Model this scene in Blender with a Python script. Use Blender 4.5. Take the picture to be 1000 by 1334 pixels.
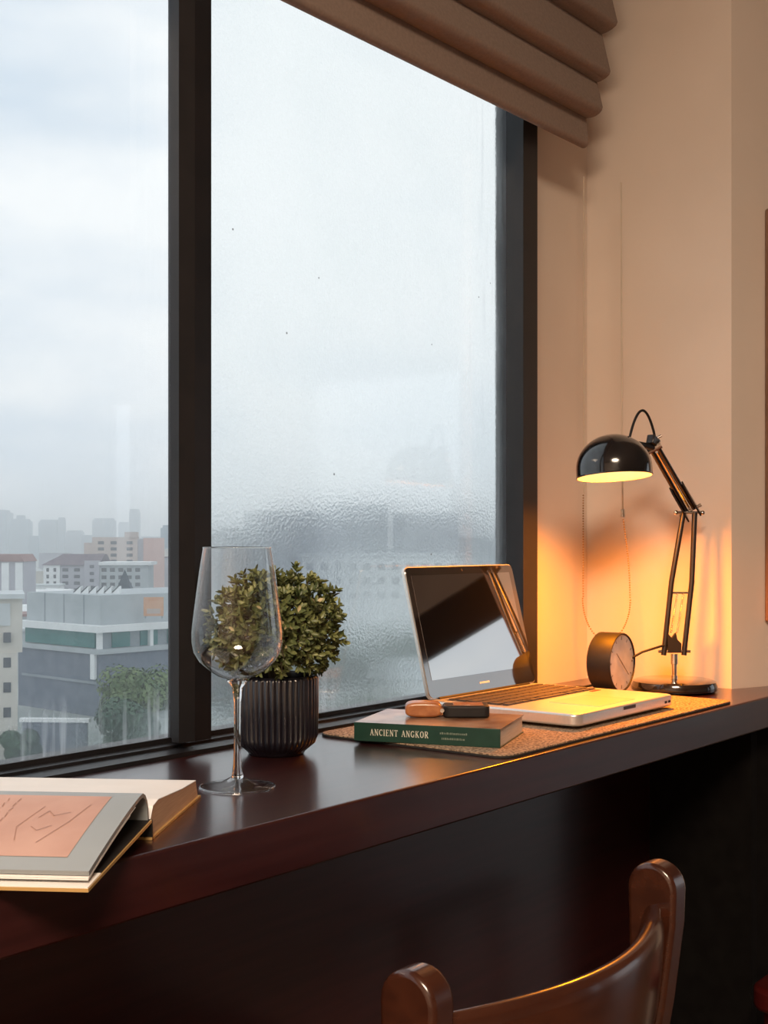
import bpy, bmesh, math, random
from mathutils import Vector, Matrix

# ------------------------------------------------------------------ clear
for o in list(bpy.data.objects):
    bpy.data.objects.remove(o, do_unlink=True)
SC = bpy.context.scene
COL = SC.collection
R = math.radians
PI = math.pi
random.seed(7)

# ------------------------------------------------------------------ metric frame
# world x runs along the window, y points out through it; the desk top is at z = DT
DT = 0.78
EYE = DT + 0.225
CF, SF = 0.78503, 0.61946            # the camera looks along (CF, SF)
YAW = math.atan2(SF, CF) - PI / 2

# ------------------------------------------------------------------ camera
cam_d = bpy.data.cameras.new('camera')
cam = bpy.data.objects.new('camera', cam_d)
COL.objects.link(cam)
cam.location = (0, 0, EYE)
cam.rotation_euler = (PI / 2, 0, YAW)
cam_d.sensor_fit = 'HORIZONTAL'
cam_d.sensor_width = 36.0
cam_d.lens = 59.4
cam_d.shift_y = 0.038
cam_d.clip_start = 0.02
cam_d.clip_end = 9000
SC.camera = cam

# ------------------------------------------------------------------ world: overcast sky with soft clouds
W = bpy.data.worlds.new('overcast_sky')
SC.world = W
W.use_nodes = True
wn, wl = W.node_tree.nodes, W.node_tree.links
wn.clear()
w_out = wn.new('ShaderNodeOutputWorld')
w_bg = wn.new('ShaderNodeBackground')
w_tc = wn.new('ShaderNodeTexCoord')
w_map = wn.new('ShaderNodeMapping')
w_map.inputs['Scale'].default_value = (1.0, 1.0, 2.6)
w_map.inputs['Location'].default_value = (0.35, 0.1, 0.25)
w_no = wn.new('ShaderNodeTexNoise')
w_no.inputs['Scale'].default_value = 3.2
w_no.inputs['Detail'].default_value = 5
w_no.inputs['Roughness'].default_value = 0.5
w_rp = wn.new('ShaderNodeValToRGB')
w_rp.color_ramp.elements[0].position = 0.36
w_rp.color_ramp.elements[0].color = (0.66, 0.75, 0.85, 1)
w_rp.color_ramp.elements[1].position = 0.60
w_rp.color_ramp.elements[1].color = (0.98, 0.99, 1.0, 1)
wl.new(w_tc.outputs['Generated'], w_map.inputs['Vector'])
wl.new(w_map.outputs['Vector'], w_no.inputs['Vector'])
wl.new(w_no.outputs['Fac'], w_rp.inputs['Fac'])
wl.new(w_rp.outputs['Color'], w_bg.inputs['Color'])
w_bg.inputs['Strength'].default_value = 1.15
wl.new(w_bg.outputs['Background'], w_out.inputs['Surface'])

# ------------------------------------------------------------------ view settings / sampling
SC.view_settings.view_transform = 'Standard'
SC.view_settings.look = 'None'
SC.view_settings.exposure = 0.0
SC.view_settings.gamma = 1.0
SC.view_settings.use_curve_mapping = False
SC.cycles.use_denoising = True
SC.cycles.max_bounces = 12
SC.cycles.diffuse_bounces = 4
SC.cycles.glossy_bounces = 5
SC.cycles.transmission_bounces = 10
SC.cycles.transparent_max_bounces = 16
SC.cycles.volume_bounces = 3
SC.cycles.sample_clamp_indirect = 6.0
SC.cycles.blur_glossy = 0.5

# ------------------------------------------------------------------ helpers
def put(name, data, parent=None, loc=None, rot=None):
    o = bpy.data.objects.new(name, data)
    COL.objects.link(o)
    if parent is not None:
        o.parent = parent
    if loc is not None:
        o.location = loc
    if rot is not None:
        o.rotation_euler = rot
    return o

def tag(o, label=None, cat=None, group=None, kind=None):
    if label: o['label'] = label
    if cat: o['category'] = cat
    if group: o['group'] = group
    if kind: o['kind'] = kind
    return o

def thing(name, label, cat, loc=(0, 0, 0), rz=0.0, group=None, kind=None):
    return tag(put(name, None, None, loc, (0, 0, rz)), label, cat, group, kind)

class MB:
    """collects geometry for ONE mesh"""
    def __init__(self):
        self.v, self.f = [], []
    def add(self, vs, fs):
        n = len(self.v)
        self.v += [tuple(p) for p in vs]
        self.f += [tuple(i + n for i in f) for f in fs]
        return self
    def box(self, x0, x1, y0, y1, z0, z1):
        return self.add([(x0,y0,z0),(x1,y0,z0),(x1,y1,z0),(x0,y1,z0),(x0,y0,z1),(x1,y0,z1),(x1,y1,z1),(x0,y1,z1)],
                        [(0,3,2,1),(4,5,6,7),(0,1,5,4),(1,2,6,5),(2,3,7,6),(3,0,4,7)])
    def prism(self, pts, axis, a, b):
        """extrude a closed 2D outline along axis 'x','y' or 'z' from a to b"""
        def P(p, t):
            return {'x': (t, p[0], p[1]), 'y': (p[0], t, p[1]), 'z': (p[0], p[1], t)}[axis]
        n = len(pts)
        vs = [P(p, a) for p in pts] + [P(p, b) for p in pts]
        fs = [tuple(range(n))[::-1], tuple(range(n, 2*n))]
        fs += [(i, (i+1) % n, (i+1) % n + n, i + n) for i in range(n)]
        return self.add(vs, fs)
    def lathe(self, prof, n=48, flute=0.0, nfl=0, closed=False):
        """prof: list of (r, z[, flute weight])"""
        m = len(prof); vs = []; fs = []
        for q in prof:
            r, z = q[0], q[1]; fw = q[2] if len(q) > 2 else 0
            for i in range(n):
                a = 2*PI*i/n
                rr = r + (flute*fw*abs(math.sin(nfl*a/2)) if nfl else 0)
                vs.append((rr*math.cos(a), rr*math.sin(a), z))
        for j in range(m if closed else m-1):
            k = (j+1) % m
            for i in range(n):
                i2 = (i+1) % n
                fs.append((j*n+i, j*n+i2, k*n+i2, k*n+i))
        return self.add(vs, fs)
    def tube(self, pts, r, n=10, cap=True):
        pts = [Vector(p) for p in pts]; m = len(pts)
        rs = r if isinstance(r, (list, tuple)) else [r]*m
        vs = []; fs = []; ref = None
        for i, p in enumerate(pts):
            t = (pts[min(i+1, m-1)] - pts[max(i-1, 0)])
            t = t.normalized() if t.length > 1e-9 else Vector((0, 0, 1))
            if ref is None:
                ref = Vector((0, 0, 1)) if abs(t.z) < 0.9 else Vector((1, 0, 0))
            u = (ref - t*ref.dot(t))
            u = u.normalized() if u.length > 1e-6 else t.orthogonal().normalized()
            ref = u; w = t.cross(u)
            for k in range(n):
                a = 2*PI*k/n
                vs.append(p + (u*math.cos(a) + w*math.sin(a))*rs[i])
        for i in range(m-1):
            for k in range(n):
                k2 = (k+1) % n
                fs.append((i*n+k, i*n+k2, (i+1)*n+k2, (i+1)*n+k))
        if cap:
            fs.append(tuple(range(n))[::-1]); fs.append(tuple((m-1)*n + k for k in range(n)))
        return self.add(vs, fs)
    def cyl(self, a, b, r, n=20):
        return self.tube([a, b], r, n)
    def grid(self, rows):
        """rows: list of lists of points"""
        m = len(rows[0]); vs = [p for r_ in rows for p in r_]
        fs = [(j*m+i, j*m+i+1, (j+1)*m+i+1, (j+1)*m+i) for j in range(len(rows)-1) for i in range(m-1)]
        return self.add(vs, fs)
    def mesh(self, name, mat=None, smooth=False, angle=None):
        me = bpy.data.meshes.new(name)
        me.from_pydata(self.v, [], self.f)
        bm = bmesh.new(); bm.from_mesh(me)
        bmesh.ops.recalc_face_normals(bm, faces=bm.faces)
        bm.to_mesh(me); bm.free()
        if mat: me.materials.append(mat)
        if smooth:
            for p in me.polygons: p.use_smooth = True
            if angle is not None:
                me.set_sharp_from_angle(angle=R(angle))
        return me
    def build(self, name, mat, parent=None, loc=None, rot=None, smooth=False, angle=40, bevel=0, seg=3):
        o = put(name, self.mesh(name, mat, smooth or bevel > 0, angle), parent, loc, rot)
        if bevel:
            b = o.modifiers.new('bevel', 'BEVEL'); b.width = bevel; b.segments = seg
            b.limit_method = 'ANGLE'; b.angle_limit = R(35); b.harden_normals = False
        return o

def mat(name, color=(0.5, 0.5, 0.5), rough=0.5, metal=0.0, coat=0.0, spec=0.5, var=None, scale=40, detail=4,
        bump=0.0, bscale=None, stretch=(1, 1, 1), trans=0.0, emit=None, estr=0.0, coat_rough=0.05, lo=0.35, hi=0.65):
    m = bpy.data.materials.new(name); m.use_nodes = True
    nt = m.node_tree; b = nt.nodes['Principled BSDF']
    b.inputs['Base Color'].default_value = (*color, 1)
    b.inputs['Roughness'].default_value = rough
    b.inputs['Metallic'].default_value = metal
    b.inputs['Coat Weight'].default_value = coat
    b.inputs['Coat Roughness'].default_value = coat_rough
    b.inputs['Specular IOR Level'].default_value = spec
    b.inputs['Transmission Weight'].default_value = trans
    if emit:
        b.inputs['Emission Color'].default_value = (*emit, 1); b.inputs['Emission Strength'].default_value = estr
    if var is None:
        var = tuple(min(1, c*1.08 + 0.002) for c in color)
    tc = nt.nodes.new('ShaderNodeTexCoord'); mp = nt.nodes.new('ShaderNodeMapping')
    mp.inputs['Scale'].default_value = stretch
    no = nt.nodes.new('ShaderNodeTexNoise'); no.inputs['Scale'].default_value = scale; no.inputs['Detail'].default_value = detail
    rp = nt.nodes.new('ShaderNodeValToRGB')
    rp.color_ramp.elements[0].position = lo; rp.color_ramp.elements[1].position = hi
    rp.color_ramp.elements[0].color = (*color, 1); rp.color_ramp.elements[1].color = (*var, 1)
    L = nt.links.new
    L(tc.outputs['Object'], mp.inputs['Vector']); L(mp.outputs['Vector'], no.inputs['Vector'])
    L(no.outputs['Fac'], rp.inputs['Fac']); L(rp.outputs['Color'], b.inputs['Base Color'])
    if bump:
        bp = nt.nodes.new('ShaderNodeBump'); bp.inputs['Strength'].default_value = bump
        bp.inputs['Distance'].default_value = 0.002
        n2 = no
        if bscale:
            n2 = nt.nodes.new('ShaderNodeTexNoise'); n2.inputs['Scale'].default_value = bscale; n2.inputs['Detail'].default_value = 3
            L(mp.outputs['Vector'], n2.inputs['Vector'])
        L(n2.outputs['Fac'], bp.inputs['Height']); L(bp.outputs['Normal'], b.inputs['Normal'])
    return m

def pane_mat(name, blur, veil, streaks, bump_s, dirt=False, edge_x=None):
    """window glass: clear + wet blur + condensation veil + mirror reflection, all by noise masks"""
    m = bpy.data.materials.new(name); m.use_nodes = True
    nt = m.node_tree; nt.nodes.clear(); N = nt.nodes.new; L = nt.links.new
    out = N('ShaderNodeOutputMaterial')
    tc = N('ShaderNodeTexCoord'); mp = N('ShaderNodeMapping'); L(tc.outputs['Object'], mp.inputs['Vector'])
    sep = N('ShaderNodeSeparateXYZ'); L(tc.outputs['Object'], sep.inputs[0])
    clear = N('ShaderNodeBsdfTransparent'); clear.inputs[0].default_value = (0.95, 0.975, 0.98, 1)
    rf = N('ShaderNodeBsdfRefraction'); rf.inputs['IOR'].default_value = 1.022; rf.inputs['Roughness'].default_value = 0.42
    rf.inputs['Color'].default_value = (0.89, 0.945, 0.95, 1)
    no = N('ShaderNodeTexNoise'); no.inputs['Scale'].default_value = 260; no.inputs['Detail'].default_value = 3
    L(mp.outputs['Vector'], no.inputs['Vector'])
    bp = N('ShaderNodeBump'); bp.inputs['Strength'].default_value = bump_s; bp.inputs['Distance'].default_value = 0.01
    L(no.outputs['Fac'], bp.inputs['Height']); L(bp.outputs['Normal'], rf.inputs['Normal'])
    tr = N('ShaderNodeBsdfTranslucent'); tr.inputs['Color'].default_value = (0.95, 0.97, 0.98, 1)
    # vertical profile: lower part wetter
    def math_(op, a, b=None, clampit=False):
        n = N('ShaderNodeMath'); n.operation = op; n.use_clamp = clampit
        for i, x in enumerate((a, b)):
            if x is None: continue
            if isinstance(x, (int, float)): n.inputs[i].default_value = x
            else: L(x, n.inputs[i])
        return n.outputs[0]
    def maprange(v, a, b, c, d):
        n = N('ShaderNodeMapRange'); n.clamp = True
        L(v, n.inputs[0])
        for i, x in enumerate((a, b, c, d)): n.inputs[i+1].default_value = x
        return n.outputs[0]
    big = N('ShaderNodeTexNoise'); big.inputs['Scale'].default_value = 7; big.inputs['Detail'].default_value = 4
    L(mp.outputs['Vector'], big.inputs['Vector'])
    patch = maprange(big.outputs['Fac'], 0.3, 0.7, 0.75, 1.15)
    # rivulets: noise stretched along z
    mp2 = N('ShaderNodeMapping'); mp2.inputs['Scale'].default_value = (60, 60, 3.0); L(tc.outputs['Object'], mp2.inputs['Vector'])
    sn = N('ShaderNodeTexNoise'); sn.inputs['Scale'].default_value = 1.6; sn.inputs['Detail'].default_value = 3
    L(mp2.outputs['Vector'], sn.inputs['Vector'])
    run = maprange(sn.outputs['Fac'], 0.52, 0.66, 0.0, 1.0)
    low = maprange(sep.outputs['Z'], 0.0, 0.075, 1.0, 0.0)          # wet band along the bottom rail
    f_blur = math_('MULTIPLY', patch, blur, True)
    f_blur = math_('MAXIMUM', f_blur, math_('MULTIPLY', low, 0.5), True)
    f_veil = math_('MULTIPLY', patch, veil)
    f_veil = math_('ADD', f_veil, math_('MULTIPLY', math_('MULTIPLY', run, low), streaks), True)
    if edge_x is not None:                                          # clear rivulets down the right edge of the pane
        ex = maprange(sep.outputs['X'], edge_x - 0.13, edge_x - 0.02, 0.0, 1.0)
        f_veil = math_('ADD', f_veil, math_('MULTIPLY', math_('MULTIPLY', ex, run), 0.30), True)
        er = maprange(math_('ADD', sep.outputs['X'], math_('MULTIPLY', sn.outputs['Fac'], 0.03)), edge_x - 0.012, edge_x + 0.008, 1.0, 0.25)
        f_veil = math_('MULTIPLY', f_veil, er)
    m1 = N('ShaderNodeMixShader'); L(f_blur, m1.inputs[0]); L(clear.outputs[0], m1.inputs[1]); L(rf.outputs[0], m1.inputs[2])
    m2 = N('ShaderNodeMixShader'); L(f_veil, m2.inputs[0]); L(m1.outputs[0], m2.inputs[1]); L(tr.outputs[0], m2.inputs[2])
    last = m2
    # droplets and specks of dirt
    vo = N('ShaderNodeTexVoronoi'); vo.inputs['Scale'].default_value = 34; vo.inputs['Randomness'].default_value = 1.0
    L(mp.outputs['Vector'], vo.inputs['Vector'])
    pick = N('ShaderNodeSeparateColor'); L(vo.outputs['Color'], pick.inputs[0])
    sel = math_('GREATER_THAN', pick.outputs[0], 0.965 if dirt else 0.9)
    dot = math_('MULTIPLY', math_('LESS_THAN', vo.outputs['Distance'], 0.05), sel)
    dd = N('ShaderNodeBsdfDiffuse'); dd.inputs[0].default_value = (0.08, 0.09, 0.1, 1)
    m3 = N('ShaderNodeMixShader'); L(math_('MULTIPLY', dot, 0.75), m3.inputs[0]); L(last.outputs[0], m3.inputs[1]); L(dd.outputs[0], m3.inputs[2])
    last = m3
    gl = N('ShaderNodeBsdfGlossy'); gl.inputs['Roughness'].default_value = 0.015 if dirt else 0.06
    lw = N('ShaderNodeLayerWeight'); lw.inputs['Blend'].default_value = 0.5
    fr = maprange(math_('POWER', lw.outputs['Facing'], 4.0), 0, 1, 0.06, 0.6)
    m4 = N('ShaderNodeMixShader'); L(fr, m4.inputs[0]); L(last.outputs[0], m4.inputs[1]); L(gl.outputs[0], m4.inputs[2])
    L(m4.outputs[0], out.inputs['Surface'])
    return m

# ------------------------------------------------------------------ materials
M = {}
M['wall'] = mat('wall_paint', (0.66, 0.575, 0.505), 0.75, var=(0.69, 0.605, 0.535), scale=6, bump=0.06, bscale=180)
M['ceiling'] = mat('ceiling_paint', (0.62, 0.58, 0.53), 0.85, scale=5)
M['floor'] = mat('floor_boards', (0.10, 0.06, 0.045), 0.35, var=(0.17, 0.10, 0.07), scale=9, stretch=(1, 12, 1))
M['desk'] = mat('maroon_lacquered_wood', (0.020, 0.0042, 0.0048), 0.30, var=(0.032, 0.007, 0.0072), scale=6, stretch=(1, 16, 16), coat=0.5, coat_rough=0.16, bump=0.02)
M['shadow_board'] = mat('under_desk_shadow_black', (0.0035, 0.003, 0.003), 0.9, spec=0.1)  # near-black standing in for the deep shade under the desk
M['frame'] = mat('black_anodised_frame', (0.009, 0.009, 0.011), 0.42, var=(0.013, 0.012, 0.014), scale=30, spec=0.4)
M['blind'] = mat('taupe_blind_fabric', (0.23, 0.175, 0.145), 0.9, var=(0.265, 0.20, 0.168), scale=240, detail=6, bump=0.12, bscale=500)
M['chair'] = mat('red_brown_lacquered_wood', (0.030, 0.0085, 0.0045), 0.24, var=(0.046, 0.0135, 0.0065), scale=5, stretch=(2, 14, 14), coat=0.4, coat_rough=0.12)
M['black'] = mat('gloss_black_enamel', (0.008, 0.007, 0.008), 0.16, var=(0.011, 0.010, 0.011), coat=0.8, coat_rough=0.03)
M['satin'] = mat('satin_black', (0.010, 0.0095, 0.010), 0.55, var=(0.014, 0.013, 0.014), spec=0.3)
M['gunmetal'] = mat('gunmetal_tube', (0.060, 0.056, 0.056), 0.32, metal=0.85)
M['chrome'] = mat('chrome', (0.75, 0.73, 0.70), 0.14, metal=1.0)
M['shade_in'] = mat('shade_inner_white', (0.85, 0.78, 0.62), 0.5)
M['bulb'] = mat('glowing_bulb', (1, 0.9, 0.7), 0.5, emit=(1.0, 0.78, 0.42), estr=10)
M['alu'] = mat('silver_aluminium', (0.74, 0.73, 0.71), 0.34, metal=0.75, var=(0.78, 0.77, 0.75), scale=300)
M['alu_dark'] = mat('trackpad', (0.60, 0.59, 0.57), 0.36, metal=0.75)
M['key'] = mat('dark_key', (0.055, 0.045, 0.04), 0.5)
M['screen'] = mat('glossy_screen', (0.010, 0.009, 0.010), 0.03, var=(0.011, 0.010, 0.011), spec=1.0, coat=1.0, coat_rough=0.01)
M['screen'].node_tree.nodes['Principled BSDF'].inputs['IOR'].default_value = 3.2
M['bezel'] = mat('black_bezel', (0.012, 0.011, 0.012), 0.05, spec=0.9, coat=0.6, coat_rough=0.02)
M['bezel'].node_tree.nodes['Principled BSDF'].inputs['IOR'].default_value = 2.3
M['wordmark'] = mat('white_print', (0.75, 0.75, 0.75), 0.5)
M['red'] = mat('red_plastic', (0.45, 0.03, 0.02), 0.4)
M['mat'] = mat('brown_speckled_felt', (0.11, 0.07, 0.045), 0.95, var=(0.46, 0.33, 0.22), scale=320, detail=5, bump=0.5, lo=0.38, hi=0.62)
M['mat_edge'] = mat('black_mat_binding', (0.012, 0.010, 0.010), 0.8)
M['paper'] = mat('white_paper', (0.72, 0.71, 0.70), 0.55, var=(0.78, 0.77, 0.76), scale=12)
M['page_edge'] = mat('page_edges', (0.52, 0.46, 0.40), 0.8, var=(0.66, 0.60, 0.54), scale=30, stretch=(1, 1, 90))
M['tan_edge'] = mat('tan_page_edges', (0.46, 0.29, 0.19), 0.75, var=(0.60, 0.40, 0.27), scale=24, stretch=(1, 1, 80))
M['green'] = mat('dark_green_cover', (0.006, 0.036, 0.026), 0.38, var=(0.008, 0.045, 0.032))
M['cover_art'] = mat('book_cover_print', (0.20, 0.085, 0.04), 0.28, var=(0.42, 0.28, 0.18), scale=26, coat=0.4)
M['print_white'] = mat('cream_lettering', (0.62, 0.60, 0.52), 0.6)
M['print_dim'] = mat('faded_lettering', (0.16, 0.20, 0.16), 0.6)
M['gold'] = mat('gilt_cover_edge', (0.55, 0.36, 0.14), 0.4, metal=0.4)
M['page_grey'] = mat('blue_grey_page', (0.24, 0.27, 0.29), 0.4, var=(0.28, 0.31, 0.33), scale=8)
M['page_brown'] = mat('brown_printed_picture', (0.40, 0.22, 0.165), 0.45, var=(0.50, 0.30, 0.235), scale=14)
M['ink'] = mat('brown_ink', (0.34, 0.185, 0.14), 0.6)
M['leather'] = mat('tan_leather', (0.30, 0.10, 0.032), 0.38, var=(0.44, 0.17, 0.06), scale=70, bump=0.25, coat=0.3)
M['dial'] = mat('pale_grey_dial', (0.52, 0.51, 0.50), 0.35, var=(0.66, 0.65, 0.64), scale=38, detail=6, coat=0.3)
M['dial_mark'] = mat('grey_dial_marks', (0.20, 0.19, 0.18), 0.5)
M['bead'] = mat('bead_chain', (0.30, 0.20, 0.09), 0.4, metal=0.3)
M['cord'] = mat('pale_cord', (0.55, 0.47, 0.38), 0.8)
M['pot'] = mat('dark_ribbed_glazed_pot', (0.007, 0.007, 0.011), 0.28, var=(0.011, 0.010, 0.016), coat=0.5, coat_rough=0.12)
M['soil'] = mat('potting_soil', (0.025, 0.018, 0.012), 0.95, var=(0.05, 0.035, 0.02), scale=120, bump=0.8)
M['leaf'] = mat('box_leaf', (0.036, 0.062, 0.018), 0.42, var=(0.25, 0.27, 0.10), scale=60, detail=2, lo=0.3, hi=0.7)
M['leaf_pale'] = mat('pale_box_leaf', (0.42, 0.36, 0.20), 0.5, var=(0.50, 0.42, 0.24))
M['stem'] = mat('woody_stem', (0.06, 0.045, 0.022), 0.8)
g = bpy.data.materials.new('clear_crystal'); g.use_nodes = True
g.node_tree.nodes.clear()
_o = g.node_tree.nodes.new('ShaderNodeOutputMaterial'); _g = g.node_tree.nodes.new('ShaderNodeBsdfGlass')
_g.inputs['IOR'].default_value = 1.47; _g.inputs['Roughness'].default_value = 0.0
_g.inputs['Color'].default_value = (0.985, 0.985, 0.985, 1)
g.node_tree.links.new(_g.outputs[0], _o.inputs['Surface'])
M['crystal'] = g
bw = bpy.data.materials.new('thin_bowl_crystal'); bw.use_nodes = True
_n = bw.node_tree.nodes; _n.clear(); _l = bw.node_tree.links.new
_o = _n.new('ShaderNodeOutputMaterial'); _t = _n.new('ShaderNodeBsdfTransparent'); _t.inputs[0].default_value = (0.985, 0.985, 0.985, 1)
_gl = _n.new('ShaderNodeBsdfGlossy'); _gl.inputs['Roughness'].default_value = 0.02
_lw = _n.new('ShaderNodeLayerWeight'); _lw.inputs['Blend'].default_value = 0.5
_p = _n.new('ShaderNodeMath'); _p.operation = 'POWER'; _p.inputs[1].default_value = 2.3; _l(_lw.outputs['Facing'], _p.inputs[0])
_mr = _n.new('ShaderNodeMapRange'); _mr.inputs[3].default_value = 0.07; _mr.inputs[4].default_value = 0.85; _l(_p.outputs[0], _mr.inputs[0])
_mx = _n.new('ShaderNodeMixShader'); _l(_mr.outputs[0], _mx.inputs[0]); _l(_t.outputs[0], _mx.inputs[1]); _l(_gl.outputs[0], _mx.inputs[2]); _l(_mx.outputs[0], _o.inputs['Surface'])
M['bowl'] = bw
M['pane_clear'] = pane_mat('rain_specked_glass', 0.06, 0.09, 0.55, 0.3, dirt=True)
M['pane_wet'] = pane_mat('condensation_covered_glass', 0.82, 0.19, 0.35, 0.45, edge_x=1.60)
M['pane_plain'] = pane_mat('plain_glass', 0.0, 0.03, 0.0, 0.1, dirt=True)
# outdoors
M['concrete'] = mat('grey_concrete_cladding', (0.26, 0.30, 0.33), 0.8, var=(0.31, 0.35, 0.38), scale=0.4)
M['concrete_l'] = mat('pale_concrete_cladding', (0.40, 0.44, 0.46), 0.8, var=(0.46, 0.50, 0.52), scale=0.4)
M['slate'] = mat('slate_blue_wall', (0.13, 0.16, 0.21), 0.7, var=(0.17, 0.20, 0.25), scale=0.6)
M['white_ext'] = mat('white_render', (0.78, 0.80, 0.80), 0.8, scale=0.5)
M['cream'] = mat('cream_render', (0.58, 0.55, 0.49), 0.85, var=(0.66, 0.63, 0.57), scale=0.5)
M['pink'] = mat('pink_render', (0.60, 0.38, 0.33), 0.85, var=(0.66, 0.43, 0.38), scale=0.2)
M['beige_ext'] = mat('beige_render', (0.52, 0.42, 0.38), 0.85, var=(0.57, 0.47, 0.42), scale=0.2)
M['lilac_grey'] = mat('lilac_grey_render', (0.40, 0.40, 0.45), 0.85, var=(0.46, 0.46, 0.50), scale=0.2)
M['roof_mauve'] = mat('mauve_roof_tiles', (0.13, 0.10, 0.125), 0.85, var=(0.18, 0.14, 0.16), scale=0.6)
M['roof_red'] = mat('dull_red_roof', (0.28, 0.16, 0.15), 0.85, var=(0.34, 0.21, 0.19), scale=0.5)
M['roof_tin'] = mat('pale_tin_roof', (0.52, 0.56, 0.57), 0.6, var=(0.60, 0.64, 0.65), scale=0.5)
M['teal_glass'] = mat('teal_window_glass', (0.03, 0.16, 0.16), 0.15, var=(0.05, 0.21, 0.20), scale=0.8)
M['dark_glass'] = mat('dark_window_glass', (0.06, 0.07, 0.085), 0.2)
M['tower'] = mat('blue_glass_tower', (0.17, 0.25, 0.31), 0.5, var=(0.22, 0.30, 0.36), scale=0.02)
M['orange_board'] = mat('orange_hoarding', (0.62, 0.32, 0.18), 0.7, var=(0.70, 0.42, 0.27), scale=0.6)
M['dark_spire'] = mat('dark_slate_roof', (0.035, 0.055, 0.075), 0.7)
M['ground'] = mat('city_ground', (0.26, 0.30, 0.29), 0.95, var=(0.44, 0.46, 0.45), scale=0.03, detail=6)
M['crown'] = mat('tree_foliage', (0.055, 0.11, 0.045), 0.9, var=(0.20, 0.27, 0.12), scale=0.6, detail=5)
M['crown_dark'] = mat('dark_tree_foliage', (0.030, 0.075, 0.055), 0.9, var=(0.09, 0.16, 0.10), scale=0.6, detail=5)
M['bark'] = mat('bark', (0.08, 0.06, 0.045), 0.95)

# ================================================================== THE SETTING
def struct(name, mb, m, label=None, parent=None, **k):
    o = mb.build(name, m, parent, **k)
    o['kind'] = 'structure'
    if label: o['label'] = label
    return o

CEIL = 2.55
XR, XL, YB = 6.0, -2.6, -6.0
struct('floor', MB().box(XL, XR, YB, 1.06, -0.1, 0.0), M['floor'], 'dark wooden floor under the desk')
struct('ceiling', MB().box(XL, XR + 0.12, YB, 1.06, CEIL, CEIL + 0.1), M['ceiling'], 'plain pale ceiling')
struct('wall_left', MB().box(XL - 0.12, XL, YB, 1.06, 0, CEIL), M['wall'], 'beige wall at the far left of the room')
struct('wall_back', MB().box(XL - 0.12, XR + 0.12, YB - 0.12, YB, 0, CEIL), M['wall'], 'beige wall behind the camera')
# window wall: below, above and beside the opening
OX0, OX1, OZ1 = -1.4, 1.6155, 2.32
ww = MB()
ww.box(XL, OX0, 1.03, 1.06, 0, CEIL)
ww.box(OX0, OX1, 1.03, 1.06, 0, DT - 0.021)
ww.box(OX0, OX1, 1.03, 1.06, OZ1, CEIL)
ww.box(OX1, 1.845, 1.03, 1.06, 0, CEIL)
struct('wall_window', ww, M['wall'], 'beige wall around the window opening, lit orange by the lamp')
# side wall: short return beside the desk, then a shallow step back, ending just past the desk
struct('wall_right', MB().prism([(1.845, 1.06), (1.845, 0.781), (2.50, 0.519), (2.62, 0.519), (2.62, 1.06)], 'z', 0, CEIL),
       M['wall'], 'beige side wall behind the desk lamp with an outer corner')
struct('wall_front', MB().box(2.62, XR + 0.12, 0.95, 1.06, 0, CEIL), M['wall'], 'beige wall further right of the desk')
# far right wall with glazed balcony doors (seen only as reflections)
DY = [(-5.3, -4.5), (-3.35, -1.15)]
fr_ = MB(); y = YB
for a, b in DY:
    fr_.box(XR, XR + 0.12, y, a, 0, CEIL); fr_.box(XR, XR + 0.12, a, b, 2.25, CEIL); y = b
fr_.box(XR, XR + 0.12, y, 0.95, 0, CEIL)
struct('wall_far_right', fr_, M['wall'], 'beige wall with balcony doors on the far side of the room')
for i, (a, b) in enumerate(DY):
    d = put('door_%d' % (i+1), None, None, (XR, (a+b)/2, 0)); d['kind'] = 'structure'; d['label'] = 'black framed glazed balcony door, %s of two' % ('narrower', 'wider')[i]
    w = (b - a)/2
    MB().box(0.03, 0.09, -w, -w + 0.05, 0, 2.25).box(0.03, 0.09, w - 0.05, w, 0, 2.25).box(0.03, 0.09, -w, w, 2.0, 2.25).box(0.03, 0.09, -w, w, 0, 0.05).build('door_frame', M['frame'], d)
    MB().add([(0.06, -w, 0.05), (0.06, w, 0.05), (0.06, w, 2.2), (0.06, -w, 2.2)], [(0, 3, 2, 1)]).build('door_pane', M['pane_plain'], d)

# ---- the window
win = put('window_1', None, None, (0, 1.0, DT)); win['kind'] = 'structure'; win['label'] = 'large black framed window running with condensation'
GY = 0.030                              # glass plane, behind the frame front (local y)
wz1 = OZ1 - DT
def wpart(name, mb, m, **k): return mb.build(name, m, win, **k)
F = M['frame']
# bottom rail: low plate, then a thin glazing bead
wpart('bottom_rail', MB().prism([(-0.015, -0.02), (-0.015, 0.004), (0.010, 0.005), (0.010, 0.008), (0.026, 0.008), (0.026, 0.0135), (0.050, 0.0135), (0.050, -0.02)], 'x', OX0, OX1), F)
wpart('top_rail', MB().box(OX0, OX1, -0.015, 0.050, wz1 - 0.05, wz1), F)
wpart('right_jamb', MB().prism([(OX1, -0.015), (1.576, -0.015), (1.576, -0.002), (1.584, -0.002), (1.584, 0.006), (1.594, 0.006), (1.594, 0.018), (1.600, 0.018), (1.600, 0.050), (OX1, 0.050)], 'z', 0.0135, wz1), F)
wpart('left_jamb', MB().box(OX0, OX0 + 0.05, -0.015, 0.050, 0.0135, wz1), F)
for mx in (0.950, -0.26):
    mu = wpart('mullion', MB().prism([(mx, -0.015), (mx - 0.024, -0.015), (mx - 0.041, -0.009), (mx - 0.041, 0.002), (mx - 0.030, 0.002), (mx - 0.030, 0.010), (mx - 0.024, 0.010), (mx - 0.024, 0.022),
                                 (mx - 0.018, 0.022), (mx - 0.018, 0.033), (mx, 0.033)], 'z', 0.0135, wz1), F)
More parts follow.
